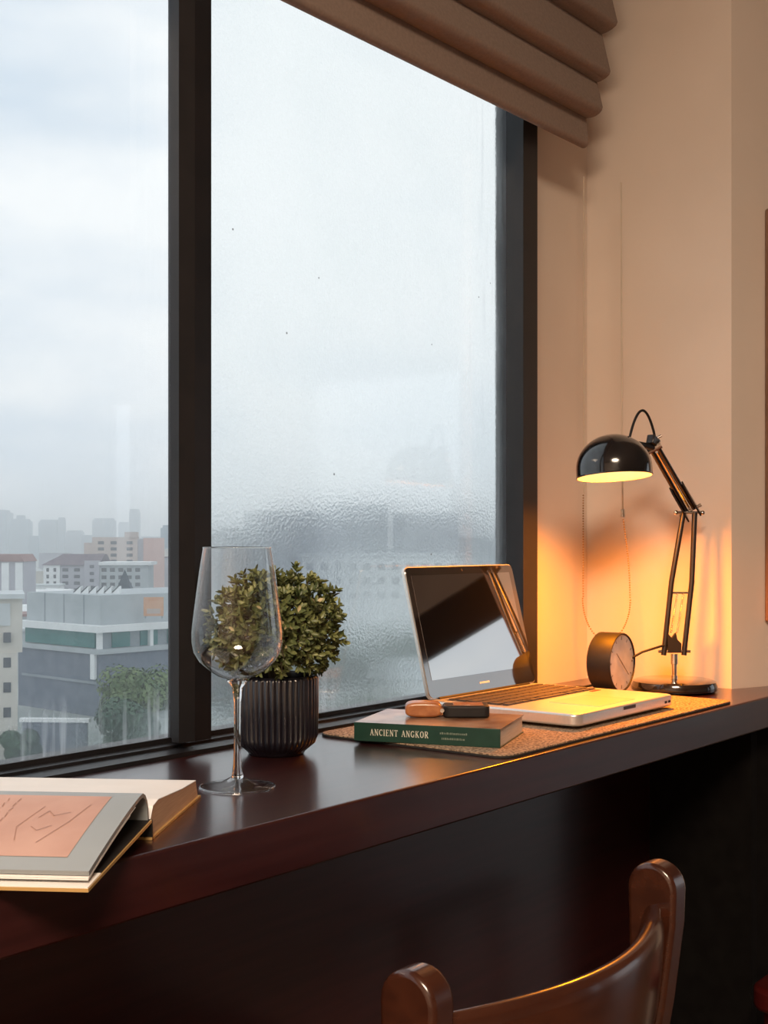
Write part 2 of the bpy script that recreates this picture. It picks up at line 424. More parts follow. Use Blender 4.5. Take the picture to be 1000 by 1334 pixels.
def pane(x0, x1, m):
    MB().add([(x0, GY, 0.0136), (x1, GY, 0.0136), (x1, GY, wz1), (x0, GY, wz1)], [(0, 1, 2, 3)]).build('glass_pane', m, win)
pane(OX0 + 0.05, -0.278, M['pane_clear'])
pane(-0.26, 0.932, M['pane_clear'])
pane(0.950, 1.600, M['pane_wet'])

# ================================================================== DESK
desk = thing('desk', 'long dark maroon lacquered wooden desk built in under the window', 'desk', (0, 0, 0))
top = MB().prism([(-1.5, 0.700), (2.045, 0.700), (1.8445, 0.780), (1.844, 1.029), (1.617, 1.029), (1.617, 0.984), (-1.5, 0.984)], 'z', DT - 0.046, DT)
top.build('desk_top', M['desk'], desk, bevel=0.0025, seg=2)
MB().box(-1.5, 1.82, 0.905, 0.93, 0.0, DT - 0.0465).build('back_panel', M['desk'], desk)
MB().box(1.82, 1.843, 0.74, 0.995, 0.0, DT - 0.0465).build('side_shadow_panel', M['shadow_board'], desk)  # added black board in place of the shaded void at the right
MB().prism([(1.8435, 0.745), (1.8435, 0.779), (2.005, 0.7145), (2.005, 0.700)], 'z', 0.0, DT - 0.0465).build('end_shadow_panel', M['shadow_board'], desk)  # added too: blacks out the lit wall below the desk end

# ================================================================== ROMAN BLIND
bl = thing('roman_blind', 'taupe fabric roman blind folded up at the top of the window', 'blind', (0, 0, DT))
BX0, BX1 = -1.42, 1.705
def fold(y_front, z0, z1, y_back=0.965):
    """one hanging pleat with a rounded lower lip"""
    pts = []
    d = (y_back - y_front)
    for k in range(9):
        a = PI + PI*k/8
        pts.append((y_front + d/2 + d/2*math.cos(a), z0 + min(d/2, 0.012) + min(d/2, 0.012)*math.sin(a)))
    pts += [(y_back, z1), (y_back - d*0.55, z1)]
    return MB().prism(pts, 'x', BX0, BX1)
fold(0.949, 0.824, 0.90).build('blind_flap', M['blind'], bl, smooth=True, angle=50)
fold(0.925, 0.868, 0.955).build('blind_fold', M['blind'], bl, smooth=True, angle=50)
fold(0.912, 0.919, 1.03).build('blind_fold', M['blind'], bl, smooth=True, angle=50)
fold(0.900, 0.990, 1.12).build('blind_fold', M['blind'], bl, smooth=True, angle=50)
fold(0.892, 1.075, 1.22).build('blind_fold', M['blind'], bl, smooth=True, angle=50)
fold(0.885, 1.17, 1.34).build('blind_fold', M['blind'], bl, smooth=True, angle=50)
MB().box(BX0, BX1 + 0.03, 0.90, 1.029, 1.34, 1.42).build('head_rail', M['blind'], bl)

# bead chain loop hanging beside the blind
ch = thing('blind_chain', 'looped bead chain and pale cord hanging beside the blind', 'chain', (1.765, 0.955, DT))
MB().tube([(0, -0.029, 0.78), (0, -0.030, 0.55), (-0.001, -0.031, 0.38), (-0.004, -0.034, 0.27)], 0.0012, 6).build('cord', M['cord'], ch)
MB().tube([(0, 0.036, 0.80), (0, 0.036, 0.30)], 0.0009, 6).build('cord', M['cord'], ch)
MB().cyl((-0.004, -0.034, 0.274), (-0.005, -0.035, 0.262), 0.0035, 12).build('connector', M['chrome'], ch)
path = []
for k in range(400):
    t = k/399
    if t < 0.42:
        u = t/0.42; path.append(Vector((-0.005, -0.035 - 0.012*math.sin(u*PI/2), 0.262 - 0.125*u)))
    elif t < 0.70:
        u = (t - 0.42)/0.28; a = PI + u*PI
        path.append(Vector((-0.004, -0.0055 + 0.0415*math.cos(a), 0.137 + 0.066*math.sin(a))))
    else:
        u = (t - 0.70)/0.30; path.append(Vector((-0.002, 0.036, 0.137 + 0.163*u)))
bm = MB(); acc = 0.0; prev = path[0]
def small_sphere(mb, c, r, n=6, m=4):
    vs = []; fs = []
    for j in range(m+1):
        th = PI*j/m
        for i in range(n):
            vs.append((c[0] + r*math.sin(th)*math.cos(2*PI*i/n), c[1] + r*math.sin(th)*math.sin(2*PI*i/n), c[2] + r*math.cos(th)))
    for j in range(m):
        for i in range(n): fs.append((j*n+i, j*n+(i+1) % n, (j+1)*n+(i+1) % n, (j+1)*n+i))
    mb.add(vs, fs)
for p in path[1:]:
    acc += (p - prev).length; prev = p
    if acc >= 0.0031: small_sphere(bm, p, 0.0014); acc = 0
tag(bm.build('beads', M['bead'], ch, smooth=True, angle=180), kind='stuff')

# ================================================================== DESK MAT
dm = thing('desk_mat', 'brown speckled felt desk mat under the laptop and green book', 'desk mat', (1.10, 0.708, DT))
mw, md = 0.585, 0.262
def rrect(x0, x1, y0, y1, r, n=5):
    pts = []
    for cx, cy, a0 in ((x1-r, y1-r, 0), (x0+r, y1-r, 90), (x0+r, y0+r, 180), (x1-r, y0+r, 270)):
        for k in range(n+1):
            a = R(a0 + 90*k/n); pts.append((cx + r*math.cos(a), cy + r*math.sin(a)))
    return pts
MB().prism(rrect(0, mw, 0, md, 0.02), 'z', 0.0003, 0.0024).build('backing', M['mat_edge'], dm)
MB().prism(rrect(0.0012, mw-0.0012, 0.0012, md-0.0012, 0.019), 'z', 0.0024, 0.0036).build('felt_top', M['mat'], dm)
ZM = DT + 0.0037

# ================================================================== LAPTOP
lp = thing('laptop', 'open silver laptop with a switched-off glossy black screen', 'laptop', (1.300, 0.738, ZM))
LW, LD, LT = 0.258, 0.221, 0.0185
base = MB()
base.prism(rrect(0, LW, 0, LD, 0.014, 6), 'z', 0.004, LT)
base.build('base', M['alu'], lp, bevel=0.0025, seg=3)
for fx in (0.03, LW - 0.03):
    for fy in (0.03, LD - 0.03):
        MB().cyl((fx, fy, 0), (fx, fy, 0.0042), 0.008, 14).build('foot', M['satin'], lp)
MB().box(0.016, LW - 0.016, 0.108, 0.202, LT - 0.001, LT + 0.0003).build('keyboard_well', M['key'], lp)
km = MB().prism(rrect(-0.0075, 0.0075, -0.0072, 0.0072, 0.0016, 2), 'z', 0, 0.0016).mesh('key', M['key'])
rows = [(0.194, 0.0062, 14), (0.179, 1, 14), (0.162, 1, 14), (0.145, 1, 13), (0.128, 1, 12)]
for ri, (ky, _, n) in enumerate(rows):
    for k in range(n):
        o = put('key', km, lp, (0.026 + (LW - 0.052)*k/(n-1), ky, LT + 0.0003)); o.scale = (0.97 if n == 14 else 0.97*13/(n-1), 0.5 if ri == 0 else 1, 1)
for kx, kw in ((0.028, 1.1), (0.046, 1.0), (0.064, 1.0), (0.085, 1.2), (0.131, 4.4), (0.178, 1.2), (0.198, 0.95), (0.215, 0.95), (0.232, 0.95)):
    o = put('key', km, lp, (kx, 0.113, LT + 0.0003)); o.scale = (kw, 0.62, 1)
MB().prism(rrect(0.080, 0.178, 0.016, 0.088, 0.004, 3), 'z', LT - 0.0003, LT + 0.0004).build('trackpad', M['alu_dark'], lp)
MB().box(LW - 0.045, LW - 0.022, 0.098, 0.1035, LT - 0.0003, LT + 0.0005).build('status_label', M['red'], lp)
MB().prism([(LW/2 - 0.016, -0.0005), (LW/2 + 0.016, -0.0005), (LW/2 + 0.012, 0.003), (LW/2 - 0.012, 0.003)], 'z', LT - 0.006, LT - 0.002).build('lid_notch', M['gunmetal'], lp)
for k, px_ in enumerate((0.228, 0.238)):
    MB().box(px_, px_ + 0.006, -0.0004, 0.001, 0.009, 0.012).build('port', M['satin'], lp)
# lid, hinged at the back; local frame: x along hinge, z up the lid
lid = put('lid', MB().prism(rrect(0, LW, 0, 0.174, 0.009, 5), 'y', 0.0018, 0.0058).mesh('lid', M['alu'], True, 40), lp, (0, LD - 0.008, LT + 0.001), (R(-14.0), 0, 0))
MB().prism(rrect(0.0015, LW - 0.0015, 0.0015, 0.1725, 0.008, 5), 'y', 0.0006, 0.0020).build('bezel', M['bezel'], lid)
MB().box(0.012, LW - 0.012, 0.0002, 0.0008, 0.024, 0.162).build('display', M['screen'], lid)
MB().cyl((LW/2, 0.0008, 0.1672), (LW/2, 0.0002, 0.1672), 0.0016, 12).build('webcam', M['gunmetal'], lid)
wm = MB()
for k in range(7):
    wm.box(LW/2 - 0.0115 + k*0.0034, LW/2 - 0.0115 + k*0.0034 + 0.0024, 0.0002, 0.0007, 0.0105, 0.0130)
wm.build('wordmark', M['wordmark'], lid)
MB().cyl((0.02, 0.003, -0.0015), (LW - 0.02, 0.003, -0.0015), 0.0042, 16).build('hinge', M['satin'], lid)

# ================================================================== GREEN BOOK with lettering on the spine
GB_L, GB_W, GB_T = 0.166, 0.118, 0.0205
gb = thing('guide_book', 'closed dark green paperback lying on the desk mat', 'book', (1.083, 0.897, ZM), math.atan2(-0.94, 0.34))
MB().box(0.0008, GB_L - 0.0015, 0.0012, GB_W - 0.002, 0.0008, GB_T - 0.0008).build('page_block', M['page_edge'], gb)
MB().box(0, GB_L, 0, 0.0012, 0, GB_T).build('spine', M['green'], gb, bevel=0.0004, seg=2)
MB().box(0, GB_L, 0.0011, GB_W, GB_T - 0.0008, GB_T).build('front_cover', M['cover_art'], gb)
MB().box(0, GB_L, 0.0011, GB_W, 0, 0.0008).build('back_cover', M['green'], gb)
GL = {  # strokes of serif capitals on a 1-high grid: (x0,y0,x1,y1,weight)
 'A': (0.78, [(0.08,0,0.38,1,.06),(0.38,1,0.70,0,.13),(0.2,0.36,0.58,0.36,.05),(0,0,0.2,0,.05),(0.56,0,0.82,0,.05)]),
 'N': (0.82, [(0.12,0,0.12,1,.06),(0.12,1,0.70,0,.13),(0.70,0,0.70,1,.06),(0,0,0.24,0,.05),(0,1,0.16,1,.05),(0.58,1,0.82,1,.05)]),
 'C': (0.72, [(0.68,0.84,0.52,0.98,.07),(0.52,0.98,0.28,0.95,.09),(0.28,0.95,0.08,0.7,.12),(0.08,0.7,0.08,0.3,.13),(0.08,0.3,0.28,0.05,.12),(0.28,0.05,0.52,0.02,.09),(0.52,0.02,0.70,0.18,.06),(0.68,0.7,0.68,0.98,.04)]),
 'I': (0.34, [(0.17,0,0.17,1,.13),(0.02,0,0.32,0,.05),(0.02,1,0.32,1,.05)]),
 'E': (0.66, [(0.14,0,0.14,1,.13),(0.02,0,0.62,0,.05),(0.02,1,0.58,1,.05),(0.14,0.52,0.46,0.52,.05),(0.62,0,0.62,0.2,.05),(0.58,1,0.58,0.82,.05),(0.46,0.42,0.46,0.62,.04)]),
 'T': (0.72, [(0.36,0,0.36,1,.13),(0.02,1,0.70,1,.05),(0.02,1,0.02,0.8,.05),(0.70,1,0.70,0.8,.05),(0.2,0,0.52,0,.05)]),
 'G': (0.80, [(0.68,0.84,0.52,0.98,.07),(0.52,0.98,0.28,0.95,.09),(0.28,0.95,0.08,0.7,.12),(0.08,0.7,0.08,0.3,.13),(0.08,0.3,0.28,0.05,.12),(0.28,0.05,0.52,0.02,.09),(0.52,0.02,0.68,0.1,.06),(0.66,0.04,0.66,0.4,.11),(0.52,0.4,0.8,0.4,.05),(0.68,0.7,0.68,0.98,.04)]),
 'K': (0.80, [(0.14,0,0.14,1,.13),(0.02,0,0.28,0,.05),(0.02,1,0.28,1,.05),(0.16,0.42,0.62,1,.06),(0.30,0.58,0.68,0,.13),(0.56,0,0.82,0,.05),(0.5,1,0.74,1,.05)]),
 'O': (0.82, [(0.41,1,0.16,0.86,.08),(0.16,0.86,0.08,0.5,.13),(0.08,0.5,0.16,0.14,.13),(0.16,0.14,0.41,0,.08),(0.41,0,0.66,0.14,.08),(0.66,0.14,0.74,0.5,.13),(0.74,0.5,0.66,0.86,.13),(0.66,0.86,0.41,1,.08)]),
 'R': (0.78, [(0.14,0,0.14,1,.13),(0.02,0,0.28,0,.05),(0.02,1,0.45,1,.05),(0.45,1,0.6,0.88,.08),(0.6,0.88,0.6,0.62,.12),(0.6,0.62,0.42,0.5,.08),(0.42,0.5,0.14,0.5,.05),(0.36,0.5,0.66,0,.13),(0.58,0,0.80,0,.05)]),
 ' ': (0.45, [])}
def letter_mesh(text, h, x0, z0, yf, gap=0.22):
    mb = MB(); x = x0
    for chv in text:
        wdt, st = GL[chv]
        for (a, b, c, d, wt) in st:
            p, q = Vector((x + a*h, z0 + b*h)), Vector((x + c*h, z0 + d*h))
            t = (q - p).normalized(); n_ = Vector((-t.y, t.x))*wt*h*0.62; e = t*wt*h*0.25
            pts = [p - e - n_, q + e - n_, q + e + n_, p - e + n_]
            mb.prism([(v_.x, v_.y) for v_ in pts], 'y', yf, yf + 0.0003)
        x += (wdt + gap)*h
    return mb, x
mbt, xe = letter_mesh('ANCIENT ANGKOR', 0.0066, 0, 0, -0.0002)
sx = 0.068/xe
mbt.v = [(0.019 + v[0]*sx, v[1], 0.0070 + v[2]) for v in mbt.v]
mbt.build('title_lettering', M['print_white'], gb)
sub = MB()
rng = random.Random(3)
for (zz, xa, xb) in ((0.0118, 0.099, 0.129), (0.0060, 0.101, 0.127)):
    xx = xa
    while xx < xb:
        wl_ = rng.choice((0.0012, 0.0016, 0.0008)); sub.box(xx, xx + wl_, -0.0002, 0.0001, zz, zz + rng.choice((0.0018, 0.0022))); xx += wl_ + 0.0008
sub.build('subtitle_lettering', M['print_dim'], gb)

# ---- tan leather and black object on the book
lw_ = thing('wristwatch', 'small tan leather strapped object with black case on the green book', 'watch', (1.185, 0.842, ZM + GB_T + 0.0004), R(-52))
def soft(x0, x1, y0, y1, z0, z1):
    return MB().box(x0, x1, y0, y1, z0, z1)
pts = []
for k in range(24):
    a = 2*PI*k/24
    pts.append((0.021*math.copysign(abs(math.cos(a))**0.6, math.cos(a)), 0.0085 + 0.0085*math.copysign(abs(math.sin(a))**0.6, math.sin(a))))
MB().prism([(p[0] - 0.028, p[1]) for p in pts], 'y', -0.014, 0.014).build('strap', M['leather'], lw_, bevel=0.003, seg=3)
MB().prism(rrect(-0.0055, 0.047, -0.017, 0.017, 0.007, 4), 'z', 0.0, 0.0135).build('case', M['satin'], lw_, bevel=0.0022, seg=3)
MB().box(0.006, 0.040, -0.012, 0.012, 0.0132, 0.0145).build('case_top', M['leather'], lw_, bevel=0.0006, seg=2)
MB().cyl((-0.007, -0.0145, 0.008), (-0.007, 0.0145, 0.008), 0.0024, 12).build('lug_bar', M['chrome'], lw_)

# ================================================================== CLOCK
ck = thing('desk_clock', 'round black desk clock with a pale grey dial beside the lamp', 'clock', (1.672, 0.893, ZM), R(-16))
cr = 0.0435
# axis of the drum along local -y (dial towards the room)
def drum(prof, n=56):
    mb = MB().lathe(prof, n)
    mb.v = [(v[0], -v[2], v[1] + cr) for v in mb.v]
    return mb
ck.rotation_euler = (0, 0, R(2))
drum([(0, -0.020), (cr - 0.003, -0.020), (cr, -0.017), (cr, 0.017), (cr - 0.001, 0.0185), (cr - 0.0022, 0.0185), (cr - 0.0026, 0.0155), (0, 0.0155)]).build('drum_case', M['satin'], ck, smooth=True, angle=35)
drum([(0, 0.0156), (cr - 0.0027, 0.0156), (cr - 0.0027, 0.0162), (0, 0.0162)]).build('dial', M['dial'], ck, smooth=True, angle=35)
for k in range(12):
    a = 2*PI*k/12; r0, r1 = cr*0.76, cr*(0.86 if k % 3 else 0.88); wd_ = 0.0007 if k % 3 else 0.0013
    d_ = Vector((math.sin(a), math.cos(a))); n_ = Vector((d_.y, -d_.x))*wd_
    MB().prism([tuple(d_*r0 - n_ + Vector((0, cr))), tuple(d_*r1 - n_ + Vector((0, cr))), tuple(d_*r1 + n_ + Vector((0, cr))), tuple(d_*r0 + n_ + Vector((0, cr)))], 'y', -0.0166, -0.0160).build('hour_mark', M['dial_mark'], ck)
for a, ln, wd_, nm in ((R(-50), 0.022, 0.0009, 'hour_hand'), (R(130), 0.030, 0.0007, 'minute_hand')):
    d_ = Vector((math.sin(a), math.cos(a))); n_ = Vector((d_.y, -d_.x))*wd_; o_ = Vector((0, cr))
    MB().prism([tuple(-d_*0.004 - n_ + o_), tuple(d_*ln - n_*0.6 + o_), tuple(d_*ln + n_*0.6 + o_), tuple(-d_*0.004 + n_ + o_)], 'y', -0.0172, -0.0167).build(nm, M['dial_mark'], ck)

# ================================================================== DESK LAMP
la = thing('desk_lamp', 'black articulated desk lamp with domed shade, lit warm orange', 'lamp', (1.762, 0.836, DT))
MB().lathe([(0, 0.0005), (0.058, 0.0005), (0.0635, 0.003), (0.0640, 0.010), (0.0615, 0.0155), (0.055, 0.018), (0, 0.0185)], 56).build('base', M['black'], la, smooth=True, angle=35)
MB().lathe([(0, 0.0183), (0.0052, 0.0183), (0.0052, 0.024), (0.0042, 0.0245), (0.0042, 0.040), (0.0056, 0.0405), (0.0056, 0.056), (0, 0.056)], 20).build('stem', M['chrome'], la, smooth=True, angle=35)
# local directions: hx runs along world x, the arm folds in a plane close to it
P0 = Vector((-0.004, -0.002, 0.060)); P1 = Vector((0.022, -0.014, 0.268))
arm = put('lower_arm', None, la)
side = Vector((0.62, -0.785, 0))                    # across the arm, roughly facing the room
for s_, nm in ((-1, 0), (1, 1)):
    a = P0 + side*0.0150*s_; b = P1 + side*0.0085*s_; m_ = (a + b)/2 + side*0.0035*s_
    q = [a.lerp(m_, t/6)*(1) + side*0 for t in range(7)] + [m_.lerp(b, t/6) for t in range(1, 7)]
    q[0] = a - (b - a).normalized()*0.006
    MB().tube(q, 0.0040, 12).build('tube', M['gunmetal'], arm, smooth=True, angle=50)
MB().cyl(P0 - side*0.024, P0 + side*0.024, 0.0022, 12).build('pin', M['chrome'], arm)
mid = P0.lerp(P1, 0.42)
MB().cyl(mid - side*0.012, mid + side*0.012, 0.0016, 10).build('pin', M['chrome'], arm)
MB().cyl(P1 - side*0.020, P1 + side*0.020, 0.0022, 12).build('pin', M['chrome'], arm)
for s_ in (-1, 1):
    small = MB()
    small_sphere(small, P1 + side*0.020*s_, 0.0038, 12, 8)
    small.build('knob', M['chrome'], arm, smooth=True, angle=180)
    n_t = 90; q = []
    a = P0 + side*0.0045*s_ + Vector((0, 0, 0.028)); b = mid + side*0.0045*s_
    for t in range(n_t + 1):
        u = t/n_t; an = u*2*PI*18
        c_ = a.lerp(b, u); q.append(c_ + Vector((math.cos(an), math.sin(an), 0))*0.0016)
    MB().tube(q, 0.0006, 5).build('spring', M['chrome'], arm, smooth=True, angle=180)
MB().prism([(-0.010, 0.0), (0.010, 0.0), (0.010, 0.014), (0.004, 0.020), (0.002, 0.030), (-0.004, 0.022), (-0.011, 0.030), (-0.010, 0.012)], 'y', -0.004, 0.004).build('bracket', M['satin'], arm, loc=P0 + Vector((0, 0, -0.002)), rot=(0, 0, math.atan2(-0.785, 0.62)))
# upper arm
P2 = Vector((-0.058, 0.004, 0.362))
up = put('upper_arm', None, la)
E0 = P1 + Vector((0.004, 0, 0.004))
ax = (P2 - E0).normalized(); sd = Vector((0.62, -0.785, 0)); sd = (sd - ax*sd.dot(ax)).normalized(); nn = ax.cross(sd)
for s_ in (-1, 1):
    MB().tube([E0 + sd*0.0058*s_, P2 + sd*0.0050*s_], 0.0034, 12).build('tube', M['black'], up, smooth=True, angle=50)
for s_ in (-1, 1):
    a0 = E0 - ax*0.012 + sd*0.010*s_
    qs = []
    for (u, h_) in ((0, -0.009), (0.022, -0.011), (0.058, -0.007), (0.060, 0.006), (0.022, 0.011), (0, 0.009)):
        qs.append(a0 + ax*u + nn*h_)
    th_ = sd*0.0012
    MB().add([p - th_ for p in qs] + [p + th_ for p in qs], [(0,1,2,3,4,5), (11,10,9,8,7,6)] + [(i, (i+1) % 6, (i+1) % 6 + 6, i + 6) for i in range(6)]).build('joint_plate', M['gunmetal'], up)
MB().cyl(E0 - sd*0.018, E0 + sd*0.018, 0.0028, 12).build('pin', M['chrome'], up)
MB().tube([E0 + ax*0.004, P2 - ax*0.01], 0.0017, 8).build('rod', M['chrome'], up, smooth=True)
# head
hd = put('head_joint', None, la)
MB().cyl(P2 - sd*0.011, P2 + sd*0.011, 0.0062, 16).build('swivel', M['chrome'], hd)
S0 = Vector((-0.150, 0.020, 0.316))                 # centre of the shade rim
sh_r = 0.0535
nk = Vector((S0.x + 0.036, S0.y - 0.004, S0.z + 0.050))
MB().tube([P2, P2.lerp(nk, 0.5) + Vector((0, 0, 0.001)), nk], [0.0050, 0.0044, 0.0056], 12).build('neck', M['gunmetal'], hd, smooth=True, angle=60)
MB().box(-0.011, 0.011, -0.006, 0.006, -0.004, 0.010).build('clamp', M['gunmetal'], hd, loc=P2 + Vector((-0.004, 0, 0.006)), rot=(0, R(20), 0), bevel=0.0015, seg=2)
MB().cyl(P2 + Vector((0, 0, 0.012)) - sd*0.012, P2 + Vector((0, 0, 0.012)) + sd*0.012, 0.0022, 10).build('wing_screw', M['chrome'], hd)
loop = []
for k in range(25):
    u = k/24; a = PI*u
    loop.append(nk.lerp(P2 + Vector((0.004, 0, 0.010)), u) + Vector((0, 0, 1))*(0.046*math.sin(a)**0.75 if 0 < u < 1 else 0))
MB().tube(loop, 0.0019, 8).build('power_cable', M['satin'], hd, smooth=True, angle=180)
sh = put('shade', None, la, S0)
sh.rotation_euler = (Matrix.Rotation(R(2.5), 3, Vector((-0.785, -0.62, 0))) @ Matrix.Rotation(R(5), 3, Vector((-0.62, 0.785, 0)))).to_euler()
prof = [(0.0, sh_r*1.14)]
for k in range(1, 15):
    a = PI/2*(1 - k/14); prof.append((sh_r*math.cos(a), 0.012 + (sh_r*1.14 - 0.012)*math.sin(a)))
prof.append((sh_r, 0.0))
inner = [(max(0, r_ - 0.0012), max(0, z_ - 0.0012) if r_ > 0.001 else z_ - 0.0012) for r_, z_ in prof]
MB().lathe(prof, 64).build('shade_shell', M['black'], sh, smooth=True, angle=60)
MB().lathe(inner, 64).build('shade_lining', M['shade_in'], sh, smooth=True, angle=60)
MB().lathe([(sh_r - 0.0012, 0.0), (sh_r, 0.0), (sh_r + 0.0006, 0.001), (sh_r, 0.002)], 64).build('shade_rim', M['black'], sh, smooth=True)
bu = MB(); small_sphere(bu, (0, 0, 0.036), 0.015, 20, 14); bu.build('bulb', M['bulb'], sh, smooth=True, angle=180)
ld_ = bpy.data.lights.new('lamp_light', 'SPOT'); ld_.spot_size = R(160); ld_.spot_blend = 1.0; ld_.energy = 30.0; ld_.color = (1.0, 0.255, 0.0); ld_.shadow_soft_size = 0.018
put('lamp_light', ld_, sh, (0, 0, 0.019))
# cable along the desk from the base behind the clock
MB().tube([P0 + Vector((0, 0.004, 0.010)), Vector((-0.020, 0.012, 0.068)), Vector((-0.045, 0.030, 0.060)), Vector((-0.060, 0.060, 0.040)), Vector((-0.062, 0.085, 0.012)), Vector((-0.06, 0.12, 0.003)), Vector((-0.10, 0.17, 0.003))], 0.0018, 8).build('power_cable', M['satin'], la, smooth=True, angle=180)

# ================================================================== WINE GLASS
wg = thing('wine_glass', 'tall empty clear wine glass standing in front of the potted plant', 'wine glass', (0.826, 0.8225, DT))
foot = [(0.0346, 0.0006), (0.0348, 0.0012), (0.0335, 0.0018), (0.026, 0.0028), (0.015, 0.0048), (0.0062, 0.0095)]
MB().lathe(foot, 72).build('foot', M['bowl'], wg, smooth=True, angle=180)
MB().lathe([(0.0340, 0.0006), (0.0346, 0.0002), (0.0351, 0.0008), (0.0346, 0.0015)], 72, closed=True).build('foot_rim', M['crystal'], wg, smooth=True, angle=180)
stem = [(0.0, 0.0060), (0.0060, 0.0090), (0.0046, 0.0140), (0.0036, 0.022), (0.0030, 0.050), (0.0033, 0.078), (0.0052, 0.092), (0.0100, 0.0978), (0.0, 0.0985)]
MB().lathe(stem, 48).build('stem', M['crystal'], wg, smooth=True, angle=180)
bowl = [(0.0, 0.0990), (0.0105, 0.0990), (0.0180, 0.1020), (0.0270, 0.1080), (0.0350, 0.1155), (0.0398, 0.1240), (0.0415, 0.1330), (0.0416, 0.1420), (0.0405, 0.1530), (0.0378, 0.1740), (0.0346, 0.1980), (0.0312, 0.2190)]
bo = MB().lathe(bowl, 96).build('bowl', M['bowl'], wg, smooth=True, angle=180)
MB().lathe([(0.0312, 0.2186), (0.0318, 0.2192), (0.0312, 0.2198), (0.0306, 0.2192)], 72, closed=True).build('rim', M['crystal'], wg, smooth=True, angle=180)

# ================================================================== POTTED PLANT
pt = thing('potted_plant', 'small clipped box plant in a dark ribbed pot by the window', 'potted plant', (0.983, 0.921, DT))
pp = [(0.0, 0.0), (0.029, 0.0), (0.0305, 0.003, 0), (0.0330, 0.006, 0.5), (0.0395, 0.012, 1), (0.0425, 0.020, 1), (0.0430, 0.05, 1), (0.0430, 0.080, 1), (0.0425, 0.0835, 0.3), (0.0405, 0.0840, 0), (0.0400, 0.078, 0), (0.039, 0.060, 0)]
MB().lathe(pp, 336, 0.0018, 42).build('pot', M['pot'], pt, smooth=True, angle=70)
MB().lathe([(0, 0.078), (0.02, 0.0775), (0.0398, 0.076)], 32).build('soil', M['soil'], pt)
def leaf_geo(L_=0.0086, W_=0.0040):
    vs = [(0, 0, 0), (W_/2, L_*0.40, 0.0010), (W_*0.42, L_*0.75, 0.0012), (0, L_, 0.0006), (-W_*0.42, L_*0.75, 0.0012), (-W_/2, L_*0.40, 0.0010), (0, L_*0.55, -0.0006)]
    fs = [(0, 1, 6), (1, 2, 6), (2, 3, 6), (3, 4, 6), (4, 5, 6), (5, 0, 6)]
    return vs, fs
lv, lf = leaf_geo()
lm = MB().add(lv, lf).mesh('leaf', M['leaf'], True, 180)
lmp = MB().add(lv, lf).mesh('leaf', M['leaf_pale'], True, 180)
rng = random.Random(11)
CN = Vector((0, 0, 0.133)); RX, RZ = 0.067, 0.060
stuff = MB(); cand = []
stm = MB()
to_cam = Vector((-0.983, -0.921, 0.1)).normalized()
nspr = 900
for k in range(nspr):
    zc = 1 - 2*(k + 0.5)/nspr
    an = k*2.399963
    d = Vector((math.sqrt(1 - zc*zc)*math.cos(an), math.sqrt(1 - zc*zc)*math.sin(an), zc))
    if d.z < -0.80: continue
    rad = rng.uniform(0.62, 1.08)
    if rng.random() < 0.05: rad *= 1.13
    c_ = CN + Vector((d.x*RX, d.y*RX, d.z*RZ))*rad
    if c_.z < 0.086: c_.z = 0.086 + rng.uniform(0, 0.004)
    up_ = (d + Vector((0, 0, 0.35)) + Vector((rng.uniform(-.35, .35), rng.uniform(-.35, .35), rng.uniform(-.35, .35)))).normalized()
    if k % 6 == 0:
        stm.tube([Vector((d.x*0.006, d.y*0.006, 0.078)), CN*0.6 + c_*0.4, c_], [0.0014, 0.001, 0.0006], 5)
    t1 = up_.orthogonal().normalized(); t2 = up_.cross(t1)
    n_l = rng.choice((5, 6, 7))
    for j in range(n_l):
        a = 2*PI*j/n_l + rng.uniform(-.3, .3)
        out = (t1*math.cos(a) + t2*math.sin(a))
        dirv = (up_*rng.uniform(0.55, 1.15) + out).normalized()
        side_ = dirv.cross(up_)
        side_ = side_.normalized() if side_.length > 1e-4 else t1
        nrm = side_.cross(dirv)
        sc_ = rng.uniform(0.75, 1.25)
        mtx = Matrix((( side_.x, dirv.x, nrm.x), (side_.y, dirv.y, nrm.y), (side_.z, dirv.z, nrm.z))).to_4x4()
        org = c_ - up_*0.004*(j % 2)
        cand.append((d.dot(to_cam) + rad*0.6 + rng.uniform(-.15, .15), org, mtx, sc_))
cand.sort(key=lambda t: -t[0])
for i, (_, org, mtx, sc_) in enumerate(cand):
    full = Matrix.Translation(org) @ mtx @ Matrix.Scale(sc_, 4)
    if i < 300:
        o = put('leaf', lmp if rng.random() < 0.05 else lm, pt); o.matrix_basis = full
    else:
        stuff.add([full @ Vector(v_) for v_ in lv], lf)
tag(stuff.build('foliage', M['leaf'], pt, smooth=True, angle=180), kind='stuff')
stm.build('stems', M['stem'], pt, smooth=True)

# ================================================================== OPEN BOOK at the front left
ob = thing('open_book', 'open illustrated hardback book lying over the front edge of the desk', 'book', (0.638, 0.728, DT), math.atan2(0.55, 0.835))
